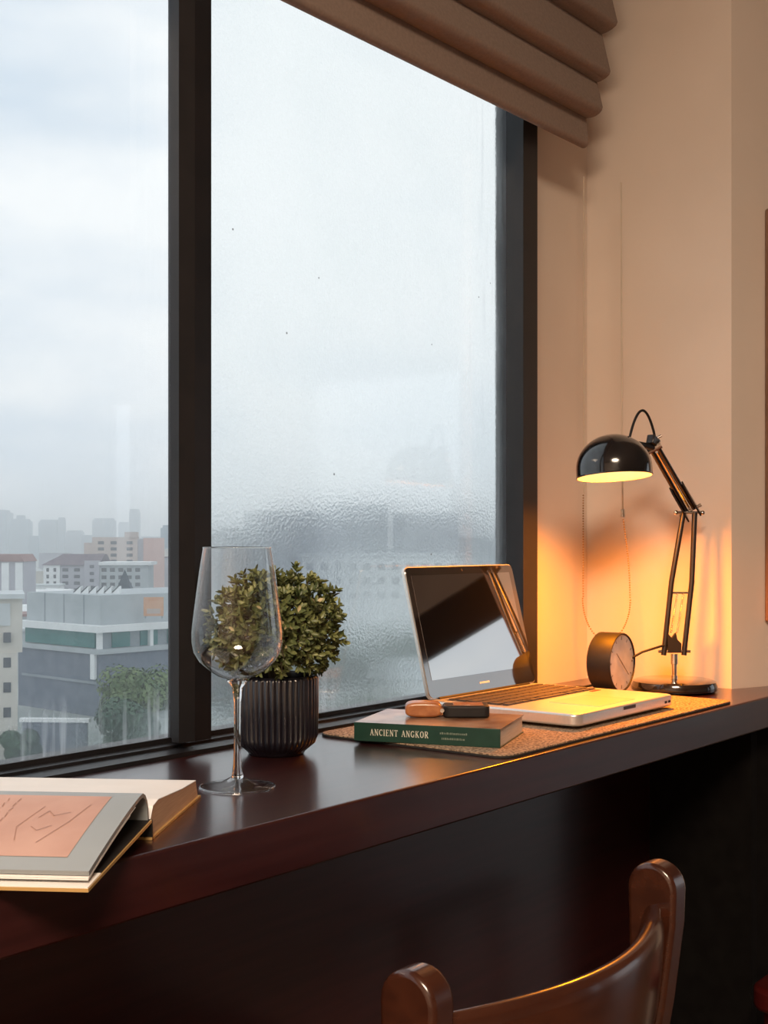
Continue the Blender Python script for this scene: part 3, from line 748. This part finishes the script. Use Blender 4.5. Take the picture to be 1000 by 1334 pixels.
# local x: across the spread (negative = near half), local y: along the spine, away to the left
HB = 0.215
def sheet(prof_top, prof_bot, y0, y1):
    pts = prof_top + prof_bot[::-1]
    return MB().prism(pts, 'y', y0, y1)
ntop = []
for k in range(25):
    u = k/24
    if u < 0.18:
        a = u/0.18; xx = -0.001 - 0.018*(1 - math.cos(a*PI/2)); zz = 0.016 + 0.023*math.sin(a*PI/2)
    else:
        a = (u - 0.18)/0.82; xx = -0.019 - 0.124*a; zz = 0.039 - 0.025*a**1.25
    ntop.append((xx, zz))
nbot = []
for i, (xx, zz) in enumerate(ntop):
    j0, j1 = ntop[max(0, i-1)], ntop[min(24, i+1)]
    t = Vector((j1[0]-j0[0], j1[1]-j0[1])).normalized(); nv = Vector((-t.y, t.x))
    nbot.append((xx + nv.x*0.0030, zz + nv.y*0.0030))
def cover(x0, z0, x1, z1, th, ya, yb):
    return MB().prism([(x0, z0), (x1, z1), (x1, z1 + th), (x0, z0 + th)], 'y', ya, yb)
cover(-0.150, 0.0025, 0.0, 0.0135, 0.0022, -0.002, HB + 0.002).build('cover_board', M['gold'], ob)
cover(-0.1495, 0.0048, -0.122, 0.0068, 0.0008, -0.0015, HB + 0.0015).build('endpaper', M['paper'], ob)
cover(-0.1218, 0.0068, -0.001, 0.0158, 0.0006, -0.0010, HB + 0.0010).build('hollow_shadow', M['satin'], ob)  # shade of the hollow under the raised pages, put in as black
cover(0.0, 0.0003, 0.160, 0.0003, 0.0020, -0.002, HB + 0.002).build('cover_board', M['gold'], ob)
MB().prism([(-0.0005, 0.0135), (0.0015, 0.0003), (0.004, 0.0003), (0.002, 0.0155)], 'y', -0.002, HB + 0.002).build('spine_strip', M['satin'], ob)
sheet(ntop, nbot, 0, HB).build('near_pages', M['page_grey'], ob, smooth=True, angle=50)
low = [(x_*1.0 - 0.0006, z_ - 0.0040) for x_, z_ in ntop[7:]]
sheet(low, [(x_, z_ - 0.0006) for x_, z_ in low], 0, HB).build('loose_leaf', M['paper'], ob, smooth=True, angle=50)
low2 = [(x_*1.0 - 0.001, z_ - 0.0050) for x_, z_ in ntop[9:]]
sheet(low2, [(x_, z_ - 0.0006) for x_, z_ in low2], 0, HB).build('loose_leaf', M['paper'], ob, smooth=True, angle=50)
def on_page(xx):
    for i in range(24):
        a, b = ntop[i], ntop[i+1]
        if b[0] <= xx <= a[0]: return a[1] + (b[1]-a[1])*(xx - a[0])/(b[0] - a[0])
    return ntop[-1][1]
pic = MB(); xs = [-0.028 - 0.098*k/14 for k in range(15)]
pic.grid([[(x_, 0.020, on_page(x_) + 0.0003), (x_, HB, on_page(x_) + 0.0003)] for x_ in xs])
pic.build('printed_picture', M['page_brown'], ob, smooth=True)
ink = MB(); rng = random.Random(5)
def stroke(xa, ya, xb, yb, w_=0.0005):
    a, b = Vector((xa, ya)), Vector((xb, yb)); t = (b - a).normalized(); nv = Vector((-t.y, t.x))*w_
    vs = []
    for p in (a - nv, b - nv, b + nv, a + nv): vs.append((p.x, p.y, on_page(p.x) + 0.0008))
    ink.add(vs, [(0, 1, 2, 3)])
for k in range(8):
    y_ = 0.085 + k*0.0085
    for j in range(9):
        xa = -0.036 - j*0.0088; stroke(xa, y_ + rng.uniform(-.0008, .0008), xa - rng.uniform(0.005, 0.0075), y_ + rng.uniform(-.0008, .0008), 0.00035)
for q in ([(-0.045, 0.030), (-0.075, 0.036), (-0.108, 0.048)], [(-0.050, 0.062), (-0.085, 0.070), (-0.105, 0.064)], [(-0.060, 0.040), (-0.066, 0.050), (-0.058, 0.056), (-0.070, 0.060)], [(-0.082, 0.046), (-0.090, 0.054), (-0.084, 0.060)]):
    for a, b in zip(q, q[1:]): stroke(*a, *b, 0.0003)
ink.build('ink_drawing', M['ink'], ob)
# far half: page block, tan head edge, white top leaf
ftop = [(0.0025, 0.0150), (0.010, 0.0235), (0.025, 0.0255), (0.06, 0.0225), (0.10, 0.0190), (0.149, 0.0165)]
fb = MB().prism(ftop + [(0.157, 0.0024), (0.003, 0.0024)], 'y', 0, HB)
fb.build('far_pages', M['tan_edge'], ob)
MB().prism(ftop + [(0.1495, 0.0172)] + [(x_, z_ + 0.0007) for x_, z_ in ftop[::-1]][1:], 'y', -0.0002, HB).build('top_leaf', M['paper'], ob)

# ================================================================== CHAIR
cx0, cx1, cy = 0.690, 1.052, 0.516
chair = thing('wooden_chair', 'glossy red-brown wooden chair with curved back rail pushed towards desk', 'chair', (0, 0, 0))
CT = DT - 0.064
def post_outline():
    """back post in the y-z plane: leaning board with a round top"""
    r_ = 0.0235; pts = []
    yc, zc = cy, CT - r_
    for k in range(13):
        a = PI*k/12; pts.append((yc + r_*math.cos(a), zc + r_*math.sin(a)))
    pts += [(yc - r_*0.95, zc - 0.03), (yc - r_*0.55, zc - 0.10), (yc + 0.018, 0.42), (yc + 0.012, 0.0), (yc + 0.042, 0.0), (yc + 0.055, 0.42), (yc + r_*0.9, zc - 0.10)]
    return pts
for x_ in (cx0, cx1):
    MB().prism(post_outline(), 'x', x_ - 0.013, x_ + 0.013).build('back_post', M['chair'], chair, bevel=0.0045, seg=3)
rail_rows = []
for k in range(33):
    u = k/32; x_ = cx0 + 0.012 + (cx1 - cx0 - 0.024)*u
    bow = -0.046*math.sin(PI*u)**0.9 if 0 < u < 1 else 0
    ring = []
    for j in range(20):
        a = 2*PI*j/20
        yy = 0.0125*math.copysign(abs(math.cos(a))**0.8, math.cos(a)); zz = 0.052*math.copysign(abs(math.sin(a))**0.55, math.sin(a))
        lean = -0.10*(zz)
        ring.append((x_, cy + 0.002 + bow + yy + lean, CT - 0.088 + zz))
    ring.append(ring[0]); rail_rows.append(ring)
MB().grid(rail_rows).build('back_rail', M['chair'], chair, smooth=True, angle=180)
MB().prism(rrect(cx0 - 0.02, cx1 + 0.02, cy + 0.03, cy + 0.42, 0.03), 'z', 0.42, 0.45).build('seat', M['chair'], chair, bevel=0.006)
for x_ in (cx0 + 0.01, cx1 - 0.01):
    MB().tube([(x_, cy + 0.385, 0.0), (x_, cy + 0.38, 0.42)], [0.013, 0.018], 14).build('front_leg', M['chair'], chair, smooth=True, angle=50)
    MB().box(x_ - 0.009, x_ + 0.009, cy + 0.05, cy + 0.37, 0.36, 0.419).build('seat_rail', M['chair'], chair)
MB().box(cx0 + 0.02, cx1 - 0.02, cy + 0.372, cy + 0.39, 0.36, 0.419).build('seat_rail', M['chair'], chair)

# framed picture on the slanted wall at the right edge
pf = thing('picture_frame', 'brown wooden picture frame hanging on the wall at the right edge', 'picture', (1.845 + 0.068*0.9285, 0.781 - 0.068*0.371, DT + 0.10), math.atan2(-0.371, 0.9285))
M['frame_wood'] = mat('brown_frame_wood', (0.16, 0.085, 0.05), 0.5, var=(0.22, 0.12, 0.075), scale=8, stretch=(10, 10, 1))
for (a_, b_, c_, d_) in ((0, 0.03, 0, 0.64), (0.37, 0.40, 0, 0.64), (0.03, 0.37, 0, 0.03), (0.03, 0.37, 0.61, 0.64)):
    MB().box(a_, b_, -0.022, -0.002, c_, d_).build('frame_bar', M['frame_wood'], pf, bevel=0.003, seg=2)
MB().box(0.03, 0.37, -0.010, -0.002, 0.03, 0.61).build('print', M['paper'], pf)

# dark red stool at the right end of the desk
st = thing('wooden_stool', 'dark red lacquered stool in the shadow at the right end of the desk', 'stool', (1.705, 0.545, 0))
M['stool'] = mat('dark_red_lacquer', (0.05, 0.004, 0.0035), 0.3, coat=0.3)
MB().prism(rrect(-0.16, 0.16, -0.09, 0.09, 0.03), 'z', 0.41, 0.44).build('seat', M['stool'], st, bevel=0.006)
for sx_ in (-1, 1):
    for sy_ in (-1, 1):
        MB().tube([(sx_*0.13, sy_*0.075, 0), (sx_*0.12, sy_*0.065, 0.41)], [0.012, 0.016], 12).build('leg', M['stool'], st, smooth=True, angle=50)

# ceiling lamp of the room (behind the camera)
for (lx, ly, e_) in ((-0.9, -0.7, 150),):
    cl = thing('ceiling_light', 'wide round frosted ceiling light in the room behind', 'ceiling light', (lx, ly, CEIL - 0.09), 0, 'ceiling lights')
    MB().lathe([(0, 0.088), (0.54, 0.088), (0.56, 0.07), (0.56, 0.05), (0.54, 0.05)], 64).build('mount', M['chrome'], cl, smooth=True, angle=40)
    M['frost'] = M.get('frost') or mat('frosted_diffuser', (0.9, 0.85, 0.75), 0.6, emit=(1.0, 0.72, 0.48), estr=2.0)
    MB().lathe([(0.54, 0.05), (0.53, 0.02), (0.48, 0.005), (0, 0.0)], 64).build('diffuser', M['frost'], cl, smooth=True)
    al = bpy.data.lights.new('ceiling_lamp_light', 'AREA'); al.shape = 'DISK'; al.size = 1.0; al.energy = e_; al.color = (1.0, 0.77, 0.56)
    put('ceiling_lamp_light', al, cl, (0, 0, -0.02))

# ================================================================== OUTDOORS (metres; X right of the view axis, D along it, heights from eye level)
GZ = EYE - 21.0
def at(X, D, z=0.0):
    return (SF*X + CF*D, -CF*X + SF*D, EYE + z)
def outdoor(name, label, cat, X, D, rot=0.0, group=None):
    p = at(X, D); return thing(name, label, cat, (p[0], p[1], GZ), YAW + rot, group)
def zl(z): return z + 21.0                      # height above the outdoor ground
o = MB().box(-900, 5200, 1.6, 5200, -0.5, 0).build('ground', M['ground'], None, (0, 0, GZ)); o['kind'] = 'structure'; o['label'] = 'hazy city ground far below the window'
o = MB().box(6.5, 900, -900, 1.5, -0.5, 0).build('ground', M['ground'], None, (0, 0, GZ)); o['kind'] = 'structure'; o['label'] = 'city ground beyond the balcony'

def windows(root, m, xs, zs, w_, h_, y_, fm=None):
    me = MB().box(-w_/2, w_/2, -0.06, 0.2, -h_/2, h_/2).mesh('window', m)
    for x_ in xs:
        for z_ in zs: put('window', me, root, (x_, y_, z_))

# --- the grey office building with a teal glazed band, corner towards us
b = outdoor('office_building', 'grey flat-roofed office building with a teal glazed band under a white ledge', 'building', -33.9, 150.0, R(48))
# local x+ runs along the right face, local y+ runs along the left face (corner at the origin)
ln, rt = 17.0, 24.0
MB().box(1.2, rt, 1.2, ln, zl(-10.3), zl(-6.5)).build('upper_wall', M['concrete_l'], b)
MB().box(0.0, rt + 1, 0.0, ln + 0.6, zl(-10.9), zl(-10.1)).build('white_ledge', M['white_ext'], b)
MB().box(1.0, rt, 1.0, ln, zl(-12.9), zl(-10.9)).build('core_wall', M['concrete'], b)
MB().box(0.7, 0.95, 1.6, ln - 0.4, zl(-12.8), zl(-10.95)).build('teal_glazing', M['teal_glass'], b)
me = MB().box(-1.3, 1.3, -0.1, 0.1, 0, 1.8).mesh('window', M['teal_glass'])
for k in range(5): put('window', me, b, (4.0 + k*4.2, 0.9, zl(-12.8)))
me = MB().box(-0.25, 0.25, -0.3, 0.3, 0, 2.0).mesh('pillar', M['white_ext'])
for x_, y_ in ((0.9, 0.9), (8.2, 0.6), (14.6, 0.6)): put('pillar', me, b, (x_, y_, zl(-12.9)))
MB().box(0.2, rt + 0.5, 0.2, ln, zl(-13.5), zl(-12.9)).build('lower_ledge', M['concrete_l'], b)
MB().box(0.6, rt, 0.6, ln + 1, zl(-21), zl(-13.5)).build('lower_wall', M['slate'], b)
MB().box(0.45, 0.60, 0.9, ln, zl(-17.1), zl(-16.8)).build('string_course', M['concrete'], b)
MB().box(0.2, 0.58, 1.0, 1.8, zl(-16.5), zl(-13.5)).build('downpipe_box', M['white_ext'], b)
for k in range(3): MB().box(1.14, 1.24, 4.4 + k*4.2, 4.6 + k*4.2, zl(-10.1), zl(-6.5)).build('cladding_joint', M['concrete'], b)
me = MB().prism([(0, 0), (1.5, 0), (1.5, 1.5)], 'y', -1.0, 1.0).mesh('skylight', M['white_ext'])
me2 = MB().prism([(-0.05, 0.35), (0.05, 0.25), (1.35, 1.45), (1.25, 1.55)], 'y', -0.8, 0.8).mesh('pane', M['dark_glass'])
for k in range(6):
    o = put('skylight', me, b, (2.2 + k*0.64, 8.0 - k*0.71, zl(-6.5)), (0, 0, R(-48))); o.scale = (0.62, 0.62, 0.62); put('pane', me2, o)
hb = outdoor('hoarding', 'orange rooftop hoarding panel beside the grey office parapet', 'sign', -28.0, 154.0, R(4))
hb.location.z = EYE - 9.4
MB().box(-1.2, 1.2, -0.1, 0.1, 0.3, 2.6).build('board', M['orange_board'], hb)
MB().box(-0.8, 0.8, -0.14, -0.1, 0.6, 1.2).build('panel', M['beige_ext'], hb)
for s_ in (-1, 1): MB().box(s_*1.0 - 0.06, s_*1.0 + 0.06, 0.1, 0.25, 0, 2.5).build('support', M['concrete'], hb)

# --- cream block at the left edge
b = outdoor('cream_building', 'cream apartment wall with small square windows at the left edge', 'building', -36.0, 106.5, R(17))
MB().box(-6, 5.0, 0, 8, 0, zl(-9.5)).build('wall', M['cream'], b)
MB().box(-6, 5.4, 0.3, 8, zl(-9.5), zl(-4.9)).build('upper_wall', M['cream'], b)
MB().box(-6, 5.6, -0.2, 8.2, zl(-4.9), zl(-4.5)).build('roof', M['roof_tin'], b)
windows(b, M['dark_glass'], (4.15, 0.8), [zl(-8.2 - 2.12*k) for k in range(5)], 0.62, 0.85, 0.0)
MB().box(3.3, 4.4, 0.15, 0.3, zl(-7.2), zl(-5.3)).build('panel', M['roof_tin'], b)

# --- white striped towers further left
b = outdoor('white_block', 'white and grey striped block under a dull red roof', 'building', -76.5, 260.0)
MB().box(-6, 2.6, 0, 9, 0, zl(-4.2)).build('wall', M['lilac_grey'], b)
for a_, c_ in ((-1.9, -0.4), (0.9, 2.4)): MB().box(a_, c_, -0.3, 0, zl(-11), zl(-4.4)).build('white_bay', M['white_ext'], b)
MB().prism([(-6.2, zl(-4.2)), (2.8, zl(-4.2)), (1.8, zl(-2.7)), (-5, zl(-2.7))], 'y', -0.5, 9.5).build('roof', M['roof_red'], b)

# --- apartment rows behind
b = outdoor('apartment_block', 'long pale apartment block under a mauve hipped roof', 'building', -94.0, 380.0, R(-5))
MB().box(-8, 8, 0, 12, 0, zl(-7.2)).build('wall', M['lilac_grey'], b)
MB().box(-8.2, -3.2, -0.4, 0, 0, zl(-7.2)).build('white_end', M['white_ext'], b)
MB().add([(-8.8, -0.8, zl(-7.2)), (8.8, -0.8, zl(-7.2)), (8.8, 12.8, zl(-7.2)), (-8.8, 12.8, zl(-7.2)), (-4, 5, zl(-3.9)), (9, 5, zl(-3.9)), (9, 7, zl(-3.9)), (-4, 7, zl(-3.9))],
         [(0,1,5,4),(1,2,6,5),(2,3,7,6),(3,0,4,7),(4,5,6,7)]).build('roof', M['roof_mauve'], b)
windows(b, M['dark_glass'], (-6.9, -4.7), [zl(-8.6 - 2.0*k) for k in range(4)], 0.8, 1.1, -0.4)
windows(b, M['dark_glass'], (-1.6, 2.0, 5.6), [zl(-8.6 - 2.0*k) for k in range(4)], 1.8, 1.0, 0.0)
b = outdoor('apartment_block', 'grey apartment block with a broad white roof slab', 'building', -77.0, 365.0, R(3))
MB().box(-9, 9, 0, 12, 0, zl(-6.8)).build('wall', M['concrete_l'], b)
MB().box(-5, 10, -1.0, 12.5, zl(-6.9), zl(-6.0)).build('roof_slab', M['white_ext'], b)
MB().box(-9.2, -4.9, -0.4, 1, 0, zl(-5.6)).build('stair_tower', M['lilac_grey'], b)
windows(b, M['dark_glass'], [-3.6 + 2.4*k for k in range(5)], [zl(-8.3 - 2.1*k) for k in range(4)], 1.4, 1.1, 0.0)
windows(b, M['dark_glass'], (-7.0,), [zl(-7.3 - 2.0*k) for k in range(4)], 1.2, 0.9, -0.4)
b = outdoor('pink_building', 'pink and beige tower block rising above the apartment roofs', 'building', -97.0, 470.0, R(8))
MB().box(-11, 5.5, 0, 12, 0, zl(1.5)).build('wall', M['beige_ext'], b)
MB().box(-14, -11, 0.5, 12, 0, zl(-0.6)).build('lower_wing', M['beige_ext'], b)
MB().box(0.8, 5.5, -0.6, 8, zl(1.4), zl(3.4)).build('lift_tower', M['beige_ext'], b)
MB().box(5.5, 7.6, 0.8, 12, 0, zl(0.9)).build('recess', M['lilac_grey'], b)
MB().box(7.6, 15.0, -0.3, 12, 0, zl(1.2)).build('pink_wing', M['pink'], b)
windows(b, M['dark_glass'], (-7.8, -3.2, 2.6), [zl(-0.6 - 2.3*k) for k in range(4)], 2.2, 1.2, 0.0)
# dark spire
b = outdoor('dark_spire', 'dark pointed spire standing behind the grey office roof', 'spire', -45.0, 220.0)
MB().add([(-2.0, -2.0, zl(-9.6)), (2.0, -2.0, zl(-9.6)), (2.0, 2.0, zl(-9.6)), (-2.0, 2.0, zl(-9.6)), (-0.9, -0.9, zl(-7.5)), (0.9, -0.9, zl(-7.5)), (0.9, 0.9, zl(-7.5)), (-0.9, 0.9, zl(-7.5)), (0, 0, zl(-4.9))],
         [(0,1,5,4),(1,2,6,5),(2,3,7,6),(3,0,4,7),(4,5,8),(5,6,8),(6,7,8),(7,4,8)]).build('spire_roof', M['dark_spire'], b)
MB().box(-1.9, 1.9, -1.9, 1.9, 0, zl(-9.6)).build('base', M['concrete'], b)

# --- low roofs between (each a house of its own)
rng = random.Random(21)
roofs = ['roof_tin', 'roof_tin', 'white_ext', 'roof_red', 'concrete_l', 'roof_mauve']
for i in range(64):
    D = rng.uniform(185, 350) if i < 34 else rng.uniform(400, 1000)
    px = rng.uniform(-10, 235) if i < 46 else rng.uniform(270, 660)
    X = (px - 500)/1650*D
    w_ = rng.uniform(6, 13)*(1 if D < 400 else 2.0); dp = rng.uniform(6, 10)
    hgt = rng.uniform(5.5, 9.5) if D < 400 else rng.uniform(9, 17)
    wk, rk, gable = rng.choice(('white_ext', 'lilac_grey', 'cream', 'concrete_l')), rng.choice(roofs), rng.random() < 0.5
    words = {'white_ext': 'white', 'lilac_grey': 'lilac-grey', 'cream': 'cream', 'concrete_l': 'pale grey', 'roof_tin': 'pale tin', 'roof_red': 'dull red', 'roof_mauve': 'mauve'}
    lab = 'small %s house with a %s %s roof among the %s rooftops' % (words[wk], words[rk], 'gabled' if gable else 'flat', 'nearer' if D < 400 else 'distant hazy')
    b = outdoor('low_house', lab, 'house', X, D, rng.uniform(-.5, .5), 'low houses of the city')
    MB().box(-w_/2, w_/2, 0, dp, 0, hgt).build('wall', M[wk], b)
    rm = M[rk]
    if gable:
        MB().prism([(-0.4, hgt), (dp + 0.4, hgt), (dp/2, hgt + rng.uniform(1.0, 2.0))], 'x', -w_/2 - 0.4, w_/2 + 0.4).build('roof', rm, b)
    else:
        MB().box(-w_/2 - 0.3, w_/2 + 0.3, -0.3, dp + 0.3, hgt, hgt + 0.4).build('roof', rm, b)
    if D < 300:
        windows(b, M['dark_glass'], (-w_*0.25, w_*0.2), (hgt*0.7,), 1.3, 1.1, 0.0)

# --- skyline towers in the haze
tw = [(-32, 8, 664, 1750, 'stepped tower at the far left edge of the skyline'), (12, 37, 676, 1700, 'broad tower with a narrow cap on the left skyline'),
      (50, 74, 677, 1850, 'square tower left of the middle of the skyline'), (75, 84, 674, 1830, 'slim tower attached to the square skyline tower'),
      (86, 106, 691, 1900, 'low wide tower on the skyline beside the slim one'), (120, 147, 675, 1950, 'wide pale tower behind the pink block'),
      (154, 168, 680, 2000, 'pale stepped tower right of the wide one'), (168, 181, 663, 2000, 'tallest pale tower on the skyline'), (209, 240, 684, 900, 'bluish tower beside the window mullion'),
      (38, 50, 698, 1500, 'small block low on the left skyline'), (106, 120, 697, 1600, 'small block low on the middle skyline'), (182, 208, 699, 1700, 'long low block on the right of the skyline')]
for (a_, c_, yt, D, lab) in tw:
    k_ = D/1650; X = ((a_ + c_)/2 - 500)*k_; w_ = (c_ - a_)*k_; tp = zl((705 - yt)*k_)
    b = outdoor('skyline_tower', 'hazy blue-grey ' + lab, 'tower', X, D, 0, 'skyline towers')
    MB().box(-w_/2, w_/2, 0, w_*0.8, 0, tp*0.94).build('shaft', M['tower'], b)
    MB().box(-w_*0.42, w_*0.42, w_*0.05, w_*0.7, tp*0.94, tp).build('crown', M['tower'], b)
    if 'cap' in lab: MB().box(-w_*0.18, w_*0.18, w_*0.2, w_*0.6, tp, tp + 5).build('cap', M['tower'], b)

# --- blocks seen through the wet pane
rp_ = [(318, 420, 668, 330, 'slate', 'dark blue-grey block left of middle behind the wet pane'), (424, 505, 660, 360, 'concrete', 'tallest grey block behind the wet pane'),
       (512, 596, 671, 340, 'slate', 'dark block above the laptop behind the wet pane'), (600, 690, 702, 420, 'concrete', 'low block behind the right end of the wet pane'), (262, 312, 690, 380, 'concrete', 'grey block behind the pot plant and glass')]
for (a_, c_, yt, D, mm, lab) in rp_:
    k_ = D/1650; X = ((a_ + c_)/2 - 500)*k_; w_ = (c_ - a_)*k_; tp = zl((705 - yt)*k_)
    b = outdoor('tall_block', lab, 'building', X, D, 0, 'blocks behind the wet pane')
    MB().box(-w_/2, w_/2, 0, 12, 0, tp).build('wall', M[mm], b)
    MB().box(-w_/2 - 0.3, w_/2 + 0.3, -0.3, 12.3, tp, tp + 0.5).build('roof', M['concrete_l'], b)
    windows(b, M['dark_glass'], [-w_/2 + w_*(k + 0.5)/4 for k in range(4)], [tp - 2.2 - 3.2*k for k in range(4)], 1.6, 1.5, 0.0)
b = outdoor('white_hall', 'long white hall with rows of windows behind the wet pane', 'building', -2.0, 230.0, R(-4))
MB().box(-13, 16, 0, 12, 0, zl(-2.8)).build('wall', M['white_ext'], b)
MB().box(-13.5, 16.5, -0.5, 12.5, zl(-2.8), zl(-2.3)).build('roof', M['roof_tin'], b)
windows(b, M['dark_glass'], [-11.5 + 2.6*k for k in range(11)], [zl(-4.6 - 2.6*k) for k in range(3)], 1.3, 1.2, 0.0)
b = outdoor('pavilion', 'low pale roofed pavilion among the trees behind the wet pane', 'building', 6.0, 112.0, R(-8))
MB().box(-7, 8, 0, 7, 0, zl(-12.2)).build('wall', M['white_ext'], b)
MB().prism([(-0.6, zl(-12.2)), (7.6, zl(-12.2)), (3.5, zl(-10.6))], 'x', -7.6, 8.6).build('roof', M['roof_tin'], b)

# --- trees
rng = random.Random(4)
def tree(X, D, rad, top, label, mm):
    t = outdoor('tree', label, 'tree', X, D, 0, 'trees below the window')
    h_ = zl(top); cz = h_ - rad*0.85
    MB().tube([(0, 0, 0), (0.2, 0.1, cz*0.6), (0.1, 0, cz)], [0.4, 0.3, 0.15], 8).build('trunk', M['bark'], t)
    cr_ = MB()
    blobs = [(Vector((rng.uniform(-.6, .6)*rad, rng.uniform(-.6, .6)*rad, cz + rng.uniform(-.45, .45)*rad)), rad*rng.uniform(.35, .55)) for _ in range(14)]
    for c_, rr in blobs:
        for _ in range(520):
            d = Vector((rng.gauss(0, 1), rng.gauss(0, 1), rng.gauss(0, 1))).normalized()
            p = c_ + d*rr*rng.uniform(.75, 1.05); s_ = rng.uniform(.11, .22)
            a = d.orthogonal().normalized(); a.rotate(Matrix.Rotation(rng.uniform(0, 6.28), 3, d)); q = d.cross(a)
            tl = d*rng.uniform(-.3, .3)*s_
            cr_.add([p - a*s_, p + q*s_*.6 + tl, p + a*s_, p - q*s_*.6 - tl], [(0, 1, 2, 3)])
    tag(cr_.build('foliage', mm, t), kind='stuff')
    return t
tree(-19.6, 101.0, 3.1, -9.9, 'large pale green tree in front of the grey office building', M['crown'])
tree(-18.2, 92.0, 2.4, -11.6, 'dark green tree at the foot of the pale green one', M['crown_dark'])
tree(-27.6, 96.5, 1.6, -14.3, 'small dark tree beside the cream building', M['crown_dark'])
tree(0.5, 120.0, 5.0, -7.4, 'broad tree behind the wet pane left of the laptop', M['crown_dark'])
tree(-7.5, 125.0, 5.0, -7.6, 'broad tree behind the wet pane and the potted plant', M['crown_dark'])
tree(8.0, 128.0, 5.0, -7.2, 'broad tree behind the wet pane and the laptop', M['crown_dark'])
tree(-13.0, 118.0, 4.6, -8.6, 'broad tree behind the wine glass', M['crown_dark'])
tree(-3.0, 95.0, 3.4, -11.5, 'small round tree low behind the wet pane', M['crown'])
# pale perimeter wall by the street
b = outdoor('garden_wall', 'pale low perimeter wall running along the street far below', 'wall', -26.0, 100.0, R(-4))
MB().box(-2.6, 2.6, 0, 0.3, 0, 6.7).build('wall', M['slate'], b)
MB().box(-2.8, 2.8, -0.1, 0.4, 6.7, 7.0).build('coping', M['white_ext'], b)

# --- haze over the city
hz = bpy.data.materials.new('city_haze'); hz.use_nodes = True
hz.node_tree.nodes.clear()
_o = hz.node_tree.nodes.new('ShaderNodeOutputMaterial'); _v = hz.node_tree.nodes.new('ShaderNodeVolumeScatter')
_v.inputs['Density'].default_value = 0.0008; _v.inputs['Anisotropy'].default_value = 0.85; _v.inputs['Color'].default_value = (0.97, 0.985, 1.0, 1)
hz.node_tree.links.new(_v.outputs[0], _o.inputs['Volume'])
h_ = MB().box(-600, 3200, 4, 3200, 0.2, 90).build('city_haze', hz, None, (0, 0, GZ))
tag(h_, 'thin pale haze hanging over the distant city', 'haze', kind='stuff')
